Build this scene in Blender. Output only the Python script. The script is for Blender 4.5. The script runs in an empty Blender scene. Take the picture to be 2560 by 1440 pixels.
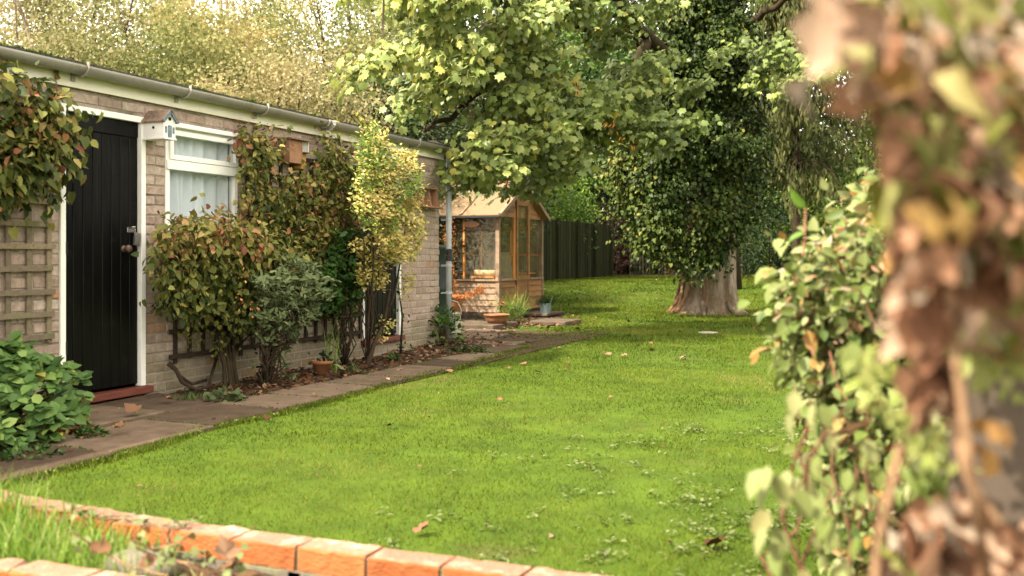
import bpy, math, random
import numpy as np
from mathutils import Vector
random.seed(7); rng = np.random.default_rng(11)
S = bpy.context.scene; COL = S.collection
# ------------------------------------------------------------------ camera model (photograph 2560x1440)
F = 2489.0; HY = 640.0; EYE = 1.08; A = math.radians(22.87)
SA, CA = math.sin(A), math.cos(A)
WX = -5.44                                     # plane of the shed's long wall
def PD(px, py, d):                             # point seen at a pixel, at depth d
    u = (px-1280)/F
    return np.array([d*(-SA+u*CA), d*(CA+u*SA), EYE+(HY-py)/F*d])
def PX(px, py, X=WX):                          # on the plane x = X
    u = (px-1280)/F; t = X/(-SA+u*CA)
    return PD(px, py, t)
def PG(px, py, z=0.0):                         # on the ground
    return PD(px, py, (EYE-z)*F/(py-HY))
def PY(px, py, Y):
    u = (px-1280)/F; return PD(px, py, Y/(CA+u*SA))
def hgt(x, y):                                 # the lawn rises gently at the far end
    t = np.clip((np.asarray(y, float)-18.5)/8.5, 0, 1)
    return 0.36*t*t*(3-2*t)
# ------------------------------------------------------------------ smooth 2-d noise
_G = rng.random((64, 64))
def noise2(x, y, s=1.0):
    x = np.asarray(x)*s; y = np.asarray(y)*s
    xi = np.floor(x).astype(int); yi = np.floor(y).astype(int)
    fx = x-xi; fy = y-yi; fx = fx*fx*(3-2*fx); fy = fy*fy*(3-2*fy)
    g = lambda a, b: _G[a % 64, b % 64]
    return (g(xi, yi)*(1-fx)+g(xi+1, yi)*fx)*(1-fy)+(g(xi, yi+1)*(1-fx)+g(xi+1, yi+1)*fx)*fy
# ------------------------------------------------------------------ materials
def nt(m):
    m.use_nodes = True; t = m.node_tree; t.nodes.clear(); return t
def N(t, typ, **kw):
    n = t.nodes.new(typ)
    for k, v in kw.items():
        if k in n.inputs.keys() if isinstance(k, str) else False: n.inputs[k].default_value = v
        else: setattr(n, k, v)
    return n
def ramp(t, stops):
    r = t.nodes.new('ShaderNodeValToRGB'); e = r.color_ramp.elements
    while len(e) < len(stops): e.new(0.5)
    for i, (p, c) in enumerate(stops):
        e[i].position = p; e[i].color = (*c, 1)
    return r
def mat(name, c1, c2=None, scale=8, rough=.7, bump=.0, bscale=None, spec=.4, metal=0, detail=6, stretch=(1,1,1), third=None, stops=(.35,.65), coat=0, tscale=1.3, tlo=.52):
    m = bpy.data.materials.new(name); t = nt(m); L = t.links.new
    o = t.nodes.new('ShaderNodeOutputMaterial'); p = t.nodes.new('ShaderNodeBsdfPrincipled'); L(p.outputs[0], o.inputs[0])
    p.inputs['Roughness'].default_value = rough; p.inputs['Specular IOR Level'].default_value = spec*(.4 if rough >= .8 else 1); p.inputs['Metallic'].default_value = metal
    p.inputs['Coat Weight'].default_value = coat; p.inputs['Coat Roughness'].default_value = .15
    tc = t.nodes.new('ShaderNodeTexCoord'); mp = t.nodes.new('ShaderNodeMapping'); mp.inputs['Scale'].default_value = stretch
    L(tc.outputs['Object'], mp.inputs[0])
    if c2 is None: c2 = tuple(x*.8 for x in c1)
    n = t.nodes.new('ShaderNodeTexNoise'); n.inputs['Scale'].default_value = scale; n.inputs['Detail'].default_value = detail; n.inputs['Roughness'].default_value = .65
    L(mp.outputs[0], n.inputs['Vector'])
    r = ramp(t, [(stops[0], c1), (stops[1], c2)]); L(n.outputs['Fac'], r.inputs[0]); col = r.outputs[0]
    if third:
        n3 = t.nodes.new('ShaderNodeTexNoise'); n3.inputs['Scale'].default_value = tscale; n3.inputs['Detail'].default_value = 8; n3.inputs['Roughness'].default_value = .7
        L(tc.outputs['Object'], n3.inputs['Vector']); r3 = ramp(t, [(tlo, (0,0,0)), (tlo+.13, (1,1,1))]); L(n3.outputs['Fac'], r3.inputs[0])
        mx = t.nodes.new('ShaderNodeMixRGB'); L(r3.outputs[0], mx.inputs[0]); L(col, mx.inputs[1]); mx.inputs[2].default_value = (*third, 1); col = mx.outputs[0]
    L(col, p.inputs['Base Color'])
    if bump:
        b = t.nodes.new('ShaderNodeBump'); b.inputs['Strength'].default_value = bump; b.inputs['Distance'].default_value = .01
        nb = t.nodes.new('ShaderNodeTexNoise'); nb.inputs['Scale'].default_value = bscale or scale*3; nb.inputs['Detail'].default_value = 8
        L(mp.outputs[0], nb.inputs['Vector']); L(nb.outputs['Fac'], b.inputs['Height']); L(b.outputs[0], p.inputs['Normal'])
    return m
def leaf_mat(name, stops, transl=.4, rough=.42, spec=.35, attr='tint', speck=None):
    m = bpy.data.materials.new(name); t = nt(m); L = t.links.new
    o = t.nodes.new('ShaderNodeOutputMaterial'); p = t.nodes.new('ShaderNodeBsdfPrincipled'); tr = t.nodes.new('ShaderNodeBsdfTranslucent'); mx = t.nodes.new('ShaderNodeMixShader')
    a = t.nodes.new('ShaderNodeAttribute'); a.attribute_name = attr
    r = ramp(t, stops); L(a.outputs['Fac'], r.inputs[0]); col = r.outputs[0]
    if speck:
        tc = t.nodes.new('ShaderNodeTexCoord'); n = t.nodes.new('ShaderNodeTexNoise'); n.inputs['Scale'].default_value = speck[1]; n.inputs['Detail'].default_value = 3
        L(tc.outputs['Object'], n.inputs['Vector']); rr = ramp(t, [(.58, (0,0,0)), (.72, (1,1,1))]); L(n.outputs['Fac'], rr.inputs[0])
        mm = t.nodes.new('ShaderNodeMixRGB'); L(rr.outputs[0], mm.inputs[0]); L(col, mm.inputs[1]); mm.inputs[2].default_value = (*speck[0], 1); col = mm.outputs[0]
    g = t.nodes.new('ShaderNodeGamma'); g.inputs[1].default_value = 1.06; L(col, g.inputs[0])
    L(col, p.inputs['Base Color']); L(g.outputs[0], tr.inputs[0])
    p.inputs['Roughness'].default_value = min(.9, rough+.06); p.inputs['Specular IOR Level'].default_value = spec*.6
    mx.inputs[0].default_value = transl*(.8 if transl >= .36 else .55); L(p.outputs[0], mx.inputs[1]); L(tr.outputs[0], mx.inputs[2]); L(mx.outputs[0], o.inputs[0])
    return m
def glass_mat(name, refl=.12, tint=(.95,.97,.95), dirt=.0, dcol=(.7,.65,.5)):
    m = bpy.data.materials.new(name); t = nt(m); L = t.links.new
    o = t.nodes.new('ShaderNodeOutputMaterial'); g = t.nodes.new('ShaderNodeBsdfGlossy'); g.inputs['Roughness'].default_value = .03
    tr = t.nodes.new('ShaderNodeBsdfTransparent'); tr.inputs[0].default_value = (*tint, 1); mx = t.nodes.new('ShaderNodeMixShader')
    f = t.nodes.new('ShaderNodeLayerWeight'); f.inputs[0].default_value = .5; pw = t.nodes.new('ShaderNodeMath'); pw.operation = 'POWER'; pw.inputs[1].default_value = 3.5; L(f.outputs['Facing'], pw.inputs[0])
    ma = t.nodes.new('ShaderNodeMath'); ma.operation = 'MULTIPLY_ADD'; ma.inputs[1].default_value = .7; ma.inputs[2].default_value = refl*.35; ma.use_clamp = True
    L(pw.outputs[0], ma.inputs[0]); L(ma.outputs[0], mx.inputs[0]); L(tr.outputs[0], mx.inputs[1]); L(g.outputs[0], mx.inputs[2]); out = mx.outputs[0]
    if dirt:
        d = t.nodes.new('ShaderNodeBsdfDiffuse'); d.inputs[0].default_value = (*dcol, 1); m2 = t.nodes.new('ShaderNodeMixShader')
        tc = t.nodes.new('ShaderNodeTexCoord'); n = t.nodes.new('ShaderNodeTexNoise'); n.inputs['Scale'].default_value = 3; n.inputs['Detail'].default_value = 8; L(tc.outputs['Object'], n.inputs['Vector'])
        r = ramp(t, [(.3, (dirt*.3,)*3), (.75, (dirt*1.6,)*3)]); L(n.outputs['Fac'], r.inputs[0]); L(r.outputs[0], m2.inputs[0]); L(out, m2.inputs[1]); L(d.outputs[0], m2.inputs[2]); out = m2.outputs[0]
    L(out, o.inputs[0]); return m
def brick_mat(name):
    m = bpy.data.materials.new(name); t = nt(m); L = t.links.new
    o = t.nodes.new('ShaderNodeOutputMaterial'); p = t.nodes.new('ShaderNodeBsdfPrincipled'); L(p.outputs[0], o.inputs[0]); p.inputs['Roughness'].default_value = .9; p.inputs['Specular IOR Level'].default_value = .2
    a = t.nodes.new('ShaderNodeAttribute'); a.attribute_name = 'tint'
    r = ramp(t, [(0, (.31,.235,.19)), (.25, (.38,.29,.24)), (.6, (.43,.34,.285)), (.85, (.46,.38,.325)), (1, (.42,.235,.15))]); L(a.outputs['Fac'], r.inputs[0])
    tc = t.nodes.new('ShaderNodeTexCoord'); n = t.nodes.new('ShaderNodeTexNoise'); n.inputs['Scale'].default_value = 28; n.inputs['Detail'].default_value = 8; L(tc.outputs['Object'], n.inputs['Vector'])
    rr = ramp(t, [(.3, (.66,.64,.6)), (.65, (1.06,1.05,1.03))]); L(n.outputs['Fac'], rr.inputs[0])
    mu = t.nodes.new('ShaderNodeMixRGB'); mu.blend_type = 'MULTIPLY'; mu.inputs[0].default_value = 1; L(r.outputs[0], mu.inputs[1]); L(rr.outputs[0], mu.inputs[2])
    n3 = t.nodes.new('ShaderNodeTexNoise'); n3.inputs['Scale'].default_value = 1.7; n3.inputs['Detail'].default_value = 9; n3.inputs['Roughness'].default_value = .7; L(tc.outputs['Object'], n3.inputs['Vector'])
    g0 = ramp(t, [(.44, (0,0,0)), (.66, (.6,.6,.6))]); L(n3.outputs['Fac'], g0.inputs[0])
    m0 = t.nodes.new('ShaderNodeMixRGB'); L(g0.outputs[0], m0.inputs[0]); L(mu.outputs[0], m0.inputs[1]); m0.inputs[2].default_value = (.28,.22,.18,1)      # grime
    sx = t.nodes.new('ShaderNodeSeparateXYZ'); L(tc.outputs['Object'], sx.inputs[0])
    nz = t.nodes.new('ShaderNodeTexNoise'); nz.inputs['Scale'].default_value = 4; nz.inputs['Detail'].default_value = 6; L(tc.outputs['Object'], nz.inputs['Vector'])
    ad = t.nodes.new('ShaderNodeMath'); ad.operation = 'MULTIPLY_ADD'; ad.inputs[1].default_value = -.55; L(nz.outputs['Fac'], ad.inputs[0]); L(sx.outputs['Z'], ad.inputs[2])
    gr = ramp(t, [(.0, (.5,.5,.5)), (.14, (0,0,0))]); L(ad.outputs[0], gr.inputs[0])
    m2 = t.nodes.new('ShaderNodeMixRGB'); L(gr.outputs[0], m2.inputs[0]); L(m0.outputs[0], m2.inputs[1]); m2.inputs[2].default_value = (.11,.12,.04,1)   # algae near the ground
    L(m2.outputs[0], p.inputs['Base Color'])
    b = t.nodes.new('ShaderNodeBump'); b.inputs['Strength'].default_value = .6; b.inputs['Distance'].default_value = .006; nb = t.nodes.new('ShaderNodeTexNoise'); nb.inputs['Scale'].default_value = 70; nb.inputs['Detail'].default_value = 8
    L(tc.outputs['Object'], nb.inputs['Vector']); L(nb.outputs['Fac'], b.inputs['Height']); L(b.outputs[0], p.inputs['Normal'])
    return m
# ------------------------------------------------------------------ objects
def tag(o, label=None, cat=None, group=None, kind=None):
    if label: o['label'] = label
    if cat: o['category'] = cat
    if group: o['group'] = group
    if kind: o['kind'] = kind
    return o
def thing(name, loc, label, cat, group=None):
    o = bpy.data.objects.new(name, None); COL.objects.link(o); o.location = [float(v) for v in loc]; o.empty_display_size = .1
    return tag(o, label, cat, group)
def link(name, me, m, parent=None, smooth=False):
    o = bpy.data.objects.new(name, me); COL.objects.link(o); me.materials.append(m)
    if smooth: me.polygons.foreach_set('use_smooth', [True]*len(me.polygons))
    if parent is not None:
        o.parent = parent
        w = Vector((0,0,0)); p = parent
        while p is not None: w += p.location; p = p.parent
        o.location = -w
    return o
class MB:
    def __init__(s): s.v = []; s.f = []; s.t = []
    def add(s, vs, fs, t=.5):
        k = len(s.v); s.v += [tuple(float(c) for c in v) for v in vs]; s.f += [tuple(i+k for i in f) for f in fs]; s.t += [t]*len(fs); return s
    def box(s, x0, x1, y0, y1, z0, z1, t=.5, ch=0):
        if ch:
            c = ch; vs = []
            for z, q in ((z0,c),(z0+c,0),(z1-c,0),(z1,c)):
                X0,X1,Y0,Y1 = x0+q,x1-q,y0+q,y1-q
                vs += [(X0+c*(q==0),Y0,z),(X1-c*(q==0),Y0,z),(X1,Y0+c*(q==0),z),(X1,Y1-c*(q==0),z),(X1-c*(q==0),Y1,z),(X0+c*(q==0),Y1,z),(X0,Y1-c*(q==0),z),(X0,Y0+c*(q==0),z)]
            fs = [tuple(range(7,-1,-1)), tuple(range(24,32))]
            for r in range(3):
                for i in range(8): fs.append((r*8+i, r*8+(i+1)%8, r*8+8+(i+1)%8, r*8+8+i))
            return s.add(vs, fs, t)
        vs = [(x,y,z) for z in (z0,z1) for x,y in ((x0,y0),(x1,y0),(x1,y1),(x0,y1))]
        return s.add(vs, [(3,2,1,0),(4,5,6,7),(0,1,5,4),(1,2,6,5),(2,3,7,6),(3,0,4,7)], t)
    def obox(s, c, ax, ay, az, t=.5):           # oriented box: centre and half-axes
        c, ax, ay, az = (np.array(q, float) for q in (c, ax, ay, az))
        vs = [c+i*ax+j*ay+k*az for k in (-1,1) for i, j in ((-1,-1),(1,-1),(1,1),(-1,1))]
        return s.add(vs, [(3,2,1,0),(4,5,6,7),(0,1,5,4),(1,2,6,5),(2,3,7,6),(3,0,4,7)], t)
    def bar(s, a, b, w, h, up=(0,0,1), t=.5):
        a = np.array(a, float); b = np.array(b, float); d = b-a; L = np.linalg.norm(d); d /= L
        sd = np.cross(d, up); sd /= np.linalg.norm(sd)+1e-9; u = np.cross(sd, d)
        return s.obox((a+b)/2, d*L/2, sd*w/2, u*h/2, t)
    def tube(s, pts, r, n=8, t=.5, caps=True, lump=0):
        pts = [np.array(p, float) for p in pts]; m = len(pts)
        rr = list(r) if hasattr(r, '__len__') else [r]*m
        if len(rr) != m: rr = list(np.interp(np.linspace(0,1,m), np.linspace(0,1,len(rr)), rr))
        k = len(s.v); ref = None
        for i, p in enumerate(pts):
            d = pts[min(i+1,m-1)]-pts[max(i-1,0)]; d = d/(np.linalg.norm(d)+1e-9)
            if ref is None: ref = np.array([0,0,1.]) if abs(d[2]) < .9 else np.array([1.,0,0])
            a = np.cross(d, ref); a /= np.linalg.norm(a)+1e-9; b = np.cross(a, d); ref = b
            for j in range(n):
                th = 2*math.pi*j/n; q = rr[i]*(1+lump*(random.random()-.5)); s.v.append(tuple(float(c) for c in p+(a*math.cos(th)+b*math.sin(th))*q))
        for i in range(m-1):
            for j in range(n): s.f.append((k+i*n+j, k+i*n+(j+1)%n, k+(i+1)*n+(j+1)%n, k+(i+1)*n+j)); s.t.append(t)
        if caps:
            s.f.append(tuple(k+j for j in range(n-1,-1,-1))); s.t.append(t); s.f.append(tuple(k+(m-1)*n+j for j in range(n))); s.t.append(t)
        return s
    def lathe(s, c, prof, n=24, t=.5):
        k = len(s.v); m = len(prof)
        for r, z in prof:
            for j in range(n): s.v.append((c[0]+r*math.cos(2*math.pi*j/n), c[1]+r*math.sin(2*math.pi*j/n), c[2]+z))
        for i in range(m-1):
            for j in range(n): s.f.append((k+i*n+j, k+i*n+(j+1)%n, k+(i+1)*n+(j+1)%n, k+(i+1)*n+j)); s.t.append(t)
        s.f.append(tuple(k+j for j in range(n-1,-1,-1))); s.t.append(t)
        s.f.append(tuple(k+(m-1)*n+j for j in range(n))); s.t.append(t)
        return s
    def build(s, name, m, parent=None, smooth=False):
        me = bpy.data.meshes.new(name); me.from_pydata(s.v, [], s.f); at = me.attributes.new('tint', 'FLOAT', 'FACE'); at.data.foreach_set('value', s.t)
        me.update(); return link(name, me, m, parent, smooth)
# ------------------------------------------------------------------ leaves (numpy)
T_OVATE = (np.array([(0,0,0),(0,.5,-.04),(0,1,-.16),(-.28,.25,.05),(-.24,.66,.02),(.28,.25,.05),(.24,.66,.02)]), [(0,1,4,3),(1,2,4),(0,5,6,1),(1,6,2)])
T_HEART = (np.array([(0,0,0),(0,.5,-.05),(0,1,-.2),(-.3,-.08,.06),(-.44,.25,.07),(-.3,.65,.0),(.3,-.08,.06),(.44,.25,.07),(.3,.65,.0)]), [(0,1,5,4,3),(1,2,5),(0,6,7,8,1),(1,8,2)])
T_LANCE = (np.array([(0,0,0),(0,.5,-.03),(0,1,-.1),(-.13,.3,.03),(-.12,.7,.01),(.13,.3,.03),(.12,.7,.01)]), [(0,1,4,3),(1,2,4),(0,5,6,1),(1,6,2)])
_m = [(0,0),(.16,-.10),(.36,-.04),(.43,.18),(.64,.33),(.44,.45),(.46,.70),(.21,.66),(0,1.0),(-.21,.66),(-.46,.70),(-.44,.45),(-.64,.33),(-.43,.18),(-.36,-.04),(-.16,-.10)]
T_MAPLE = (np.array([(0,.32,.05)]+[(x,y,-.10*(x*x+max(y-.3,0)**2)*1.6) for x, y in _m]), [(0,i,i+1) for i in range(1,16)]+[(0,16,1)])
T_QUAD = (np.array([(0,0,0),(.42,.5,.06),(0,1,-.1),(-.42,.5,.06)]), [(0,1,2),(0,2,3)])
T_BLADE = (np.array([(-.5,0,0),(.5,0,0),(0,1,0)]), [(0,1,2)])
T_LONG = (np.array([(-.5,0,0),(.5,0,0),(.4,.4,-.0),(-.4,.4,-.0),(.22,.75,-.1),(-.22,.75,-.1),(0,1,-.28)]), [(0,1,2,3),(3,2,4,5),(5,4,6)])
def _unit(v): return v/(np.linalg.norm(v, axis=-1, keepdims=True)+1e-9)
def leaves(name, tpl, pos, tip, nor, size, tint, m, parent=None, width=None):
    tv, tf = tpl; n = len(pos); k = len(tv)
    tip = _unit(tip); x = _unit(np.cross(tip, nor)); z = np.cross(x, tip)
    size = np.broadcast_to(np.asarray(size, float), (n,)); w = size if width is None else np.broadcast_to(np.asarray(width, float), (n,))
    V = pos[:,None,:] + (tv[None,:,0:1]*w[:,None,None])*x[:,None,:] + (tv[None,:,1:2]*size[:,None,None])*tip[:,None,:] + (tv[None,:,2:3]*size[:,None,None])*z[:,None,:]
    V = V.reshape(-1,3)
    loops = np.concatenate([np.array(f) for f in tf]); cnt = np.array([len(f) for f in tf]); nl = len(loops); nf = len(tf)
    LI = (np.arange(n)[:,None]*k+loops[None,:]).ravel()
    ls = (np.arange(n)[:,None]*nl+np.concatenate([[0],np.cumsum(cnt)[:-1]])[None,:]).ravel()
    me = bpy.data.meshes.new(name); me.vertices.add(n*k); me.vertices.foreach_set('co', V.ravel().astype(np.float32))
    me.loops.add(n*nl); me.loops.foreach_set('vertex_index', LI.astype(np.int32))
    me.polygons.add(n*nf); me.polygons.foreach_set('loop_start', ls.astype(np.int32))
    at = me.attributes.new('tint', 'FLOAT', 'FACE'); at.data.foreach_set('value', np.repeat(np.clip(tint,0,1), nf).astype(np.float32))
    me.update(calc_edges=True); me.validate()
    return link(name, me, m, parent)
def rdir(n, d=3): return _unit(rng.normal(size=(n, d)))
def cluster(cs, per, spread, droop=.5, flat=.6, out=None):
    """cs (K,3) clump centres -> leaf positions, tips, normals"""
    K = len(cs); n = K*per; c = np.repeat(cs, per, 0)
    sp = np.broadcast_to(np.asarray(spread, float), (3,))
    off = rng.normal(size=(n,3))*sp*.6; pos = c+off
    o = _unit(off+1e-6); tip = _unit(o*.6+rdir(n)*.7+np.array([0,0,-droop]))
    if out is not None: tip = _unit(tip+np.asarray(out)*.3)
    nor = _unit(np.array([0,0,flat])+o*.5+rdir(n)*.75+(0 if out is None else np.asarray(out)*.6))
    return pos, tip, nor
def in_poly(px, py, poly):
    px = np.asarray(px); py = np.asarray(py); r = np.zeros(px.shape, bool); n = len(poly)
    for i in range(n):
        x0, y0 = poly[i]; x1, y1 = poly[(i+1) % n]
        c = ((y0 > py) != (y1 > py)) & (px < (x1-x0)*(py-y0)/((y1-y0) if y1 != y0 else 1e-9)+x0); r ^= c
    return r
def sample_poly(poly, n):
    P = np.array(poly, float); lo = P.min(0); hi = P.max(0); out = np.zeros((0,2))
    while len(out) < n:
        q = rng.random((n*2,2))*(hi-lo)+lo; out = np.vstack([out, q[in_poly(q[:,0], q[:,1], poly)]])
    return out[:n]
def PXv(q, X):
    u = (q[:,0]-1280)/F; t = X/(-SA+u*CA); return np.stack([t*(-SA+u*CA), t*(CA+u*SA), EYE+(HY-q[:,1])/F*t], 1)
def PDv(q, d):
    u = (q[:,0]-1280)/F; return np.stack([d*(-SA+u*CA), d*(CA+u*SA), EYE+(HY-q[:,1])/F*d], 1)
def ellip(c, r, n, shell=.5):
    d = rdir(n); return np.array(c)+d*np.array(r)*(shell+(1-shell)*rng.random((n,1)))
def roof_sheet_mat():
    m = leaf_mat('translucent_roof_sheet', [(0,(.36,.25,.14)),(1,(.42,.30,.18))], .45, .6, .3, speck=((.33,.235,.13), 4)); return m
# ------------------------------------------------------------------ palettes
M = {}
M['brick'] = brick_mat('shed_brick')
M['mortar'] = mat('mortar', (.29,.235,.195), (.36,.30,.25), 30, .95, .6, 90, third=(.12,.115,.07))
M['cream'] = mat('cream_paint', (.74,.71,.56), (.80,.77,.64), 6, .5, .12, 30, third=(.60,.57,.40), tlo=.6)
M['white'] = mat('white_paint', (.80,.80,.76), (.86,.86,.82), 9, .42, .1, 25, third=(.62,.60,.50), tlo=.66, tscale=4)
M['gutter'] = mat('gutter_plastic', (.25,.235,.20), (.30,.285,.245), 5, .42, .06, 20, third=(.19,.175,.13), tscale=3)
M['pipe'] = mat('pipe_plastic', (.36,.38,.39), (.42,.44,.45), 5, .4, .05, 20, third=(.26,.27,.22), tscale=4, tlo=.6)
M['black_rubber'] = mat('black_rubber', (.012,.012,.012), (.02,.02,.02), 9, .45)
M['felt'] = mat('roof_felt', (.035,.032,.03), (.085,.08,.07), 40, .95, .9, 80, third=(.07,.10,.02), tscale=5, tlo=.52)
M['moss'] = leaf_mat('moss_tufts', [(0,(.03,.05,.01)),(1,(.13,.17,.025))], .2, .8)
M['door'] = mat('black_gloss', (.003,.003,.003), (.006,.006,.005), 12, .30, .45, 20, spec=.11, third=(.016,.014,.011), tscale=7, tlo=.60, stretch=(1,1,.12))
M['red_wood'] = mat('red_stained_wood', (.10,.025,.015), (.16,.045,.028), 20, .5, .3, 60, stretch=(1,.1,1))
M['steel'] = mat('weathered_steel', (.28,.26,.24), (.45,.43,.4), 60, .38, .2, 90, metal=.9)
M['rust'] = mat('rusty_metal', (.10,.06,.045), (.19,.13,.10), 50, .6, .3, 80, metal=.4)
M['curtain'] = mat('sheer_curtain', (.78,.82,.86), (.84,.87,.90), 3, .9)
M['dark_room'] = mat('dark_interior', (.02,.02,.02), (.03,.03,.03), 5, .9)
M['pane'] = glass_mat('window_glass', .12, (.93,.95,.95), .03, (.6,.65,.65))
M['gh_pane'] = glass_mat('greenhouse_glass', .04, (.98,.97,.93), .045, (.62,.52,.34))
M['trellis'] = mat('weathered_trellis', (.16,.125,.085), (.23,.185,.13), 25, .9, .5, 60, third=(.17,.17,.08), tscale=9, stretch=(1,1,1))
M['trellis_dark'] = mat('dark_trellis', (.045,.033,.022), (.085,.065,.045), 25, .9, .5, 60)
M['slab'] = mat('stone_slab', (.095,.067,.047), (.155,.112,.082), 7, .93, .5, 45, third=(.06,.058,.028), tscale=2.2, tlo=.55)
M['soil'] = mat('soil', (.035,.022,.014), (.075,.048,.03), 18, .98, 1, 50, third=(.11,.06,.03), tscale=14)
M['forest'] = mat('leaf_strewn_ground', (.035,.028,.015), (.06,.048,.022), 9, .98, .8, 40)
M['gh_wood'] = mat('cedar_weathered', (.30,.19,.12), (.42,.29,.19), 9, .75, .35, 40, stretch=(.12,1,1), third=(.20,.19,.11), tscale=3, tlo=.56)
M['gh_side'] = mat('cedar_pale', (.26,.165,.10), (.40,.285,.19), 9, .78, .35, 40, stretch=(.12,1,1), third=(.15,.15,.075), tscale=2.6, tlo=.55)  # paler cedar than on the gable
M['gh_gable'] = mat('cedar_brown', (.19,.085,.025), (.31,.155,.05), 9, .7, .35, 40, stretch=(1,.12,1), third=(.12,.085,.035), tscale=3, tlo=.55)
M['gh_in'] = mat('cedar_orange', (.50,.20,.045), (.62,.28,.08), 8, .6, .2, 40)
M['gh_roof'] = roof_sheet_mat()
M['buff'] = mat('buff_cloth', (.56,.42,.27), (.66,.52,.35), 5, .8, .1, 20, third=(.48,.36,.21), tscale=3)
M['terracotta'] = mat('terracotta', (.36,.15,.065), (.46,.21,.10), 14, .85, .2, 50, third=(.30,.20,.12), tscale=6)
M['glazed_bowl'] = mat('brown_bowl', (.25,.10,.04), (.36,.16,.07), 9, .5, .1, 50, third=(.42,.27,.17), tscale=5, tlo=.6)
M['blue_pot'] = mat('pale_blue_glaze', (.30,.42,.46), (.37,.50,.54), 6, .45, .05, 30)
M['can'] = mat('cream_enamel', (.60,.55,.43), (.68,.63,.5), 8, .45, .05, 30, third=(.40,.34,.24), tscale=8, tlo=.62)
M['butt'] = mat('green_plastic', (.006,.02,.012), (.01,.028,.017), 5, .42)
M['edge_brick'] = mat('orange_brick', (.38,.115,.034), (.46,.16,.055), 16, .85, .7, 60, third=(.30,.09,.03), tscale=9, stretch=(1,1,2.5))
M['edge_top'] = mat('dusted_sunlit_brick_top', (.44,.265,.185), (.37,.19,.12), 60, .9, .9, 140, third=(.48,.33,.25), tscale=11)  # dusty top, also paler to put the stronger sun into its colour
M['stone'] = mat('grey_stone', (.22,.19,.14), (.33,.29,.22), 14, .9, .6, 50, third=(.20,.22,.10), tscale=8)
M['bark'] = mat('sycamore_bark', (.15,.105,.07), (.42,.345,.27), 6, .92, 1.0, 22, stretch=(1,1,.25), third=(.13,.095,.055), tscale=2.2, tlo=.50)
M['bark_dark'] = mat('brown_bark', (.06,.042,.026), (.12,.085,.05), 14, .95, .6, 40, stretch=(1,1,.3))
M['vine'] = mat('vine_stems', (.13,.06,.03), (.22,.115,.06), 18, .85, .5, 50)
M['root'] = mat('dry_ivy_stems', (.22,.125,.065), (.36,.22,.125), 18, .9, .5, 50)
M['redstem'] = mat('red_stem', (.17,.07,.04), (.26,.12,.06), 18, .6)
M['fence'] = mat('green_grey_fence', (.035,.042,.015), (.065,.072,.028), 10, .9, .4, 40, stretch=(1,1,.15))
M['fence_dark'] = mat('old_fence', (.05,.045,.03), (.09,.08,.05), 10, .9, .4, 40)
M['post'] = mat('grey_post', (.22,.165,.12), (.30,.235,.18), 12, .9, .4, 40, stretch=(1,1,.15))
M['bird_white'] = mat('chalk_white', (.78,.76,.73), (.86,.84,.81), 12, .8, .2, 40, third=(.62,.56,.48), tscale=14, tlo=.62)
M['bird_blue'] = mat('faded_blue', (.10,.15,.18), (.20,.26,.29), 30, .8)
M['bird_roof'] = mat('brown_shingle', (.16,.10,.07), (.27,.19,.14), 30, .85, .5, 70, third=(.10,.09,.09), tscale=12)
M['hole'] = mat('dark_hole', (.006,.006,.006), (.01,.01,.01), 5, .9)
M['box_wood'] = mat('nest_box_wood', (.24,.115,.065), (.36,.19,.11), 14, .7, .3, 40)
M['ochre'] = mat('ochre_panel', (.45,.24,.06), (.55,.32,.10), 14, .6)
M['lid'] = mat('grey_lid', (.25,.22,.17), (.32,.29,.23), 14, .8)
M['red_fungus'] = mat('red_clay', (.45,.07,.03), (.58,.12,.05), 14, .7)
# foliage palettes
Lf = {}
Lf['hyd_climb'] = leaf_mat('climber_leaf', [(0,(.035,.055,.012)),(.35,(.11,.13,.026)),(.58,(.24,.235,.055)),(.78,(.34,.23,.09)),(.9,(.30,.12,.055)),(1,(.17,.05,.03))], .22, .5, .25, speck=((.17,.09,.035), 30))
Lf['hyd'] = leaf_mat('hydrangea_leaf', [(0,(.04,.09,.022)),(.5,(.10,.18,.042)),(.9,(.22,.29,.08)),(1,(.32,.28,.06))], .25, .42, .3)
Lf['blue'] = leaf_mat('blue_green_leaf', [(0,(.065,.095,.035)),(.6,(.14,.18,.07)),(1,(.27,.31,.13))], .15, .42, .3)
Lf['varieg'] = leaf_mat('variegated_leaf', [(0,(.06,.13,.02)),(.3,(.20,.28,.04)),(.55,(.42,.36,.09)),(1,(.62,.46,.18))], .25, .45, .3)
Lf['green'] = leaf_mat('fresh_green_leaf', [(0,(.02,.055,.012)),(.6,(.06,.14,.025)),(1,(.17,.27,.04))], .28, .4, .35)
Lf['syc'] = leaf_mat('sycamore_leaf', [(0,(.08,.12,.03)),(.4,(.19,.25,.065)),(.7,(.36,.39,.11)),(.9,(.54,.46,.09)),(1,(.34,.14,.05))], .36, .38, .5)
Lf['ivy'] = leaf_mat('ivy_leaf', [(0,(.018,.036,.006)),(.5,(.05,.085,.012)),(.82,(.15,.185,.035)),(1,(.30,.27,.06))], .15, .42, .28)
Lf['laurel'] = leaf_mat('laurel_leaf', [(0,(.035,.085,.012)),(.5,(.11,.20,.022)),(1,(.30,.36,.04))], .35, .4, .4)
Lf['dark'] = leaf_mat('dark_shrub_leaf', [(0,(.012,.03,.008)),(.6,(.035,.07,.016)),(1,(.10,.15,.03))], .2, .45, .35)
Lf['autumn'] = leaf_mat('autumn_leaf', [(0,(.06,.085,.02)),(.3,(.16,.18,.06)),(.65,(.30,.28,.11)),(1,(.46,.31,.13))], .45, .5, .25)
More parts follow.
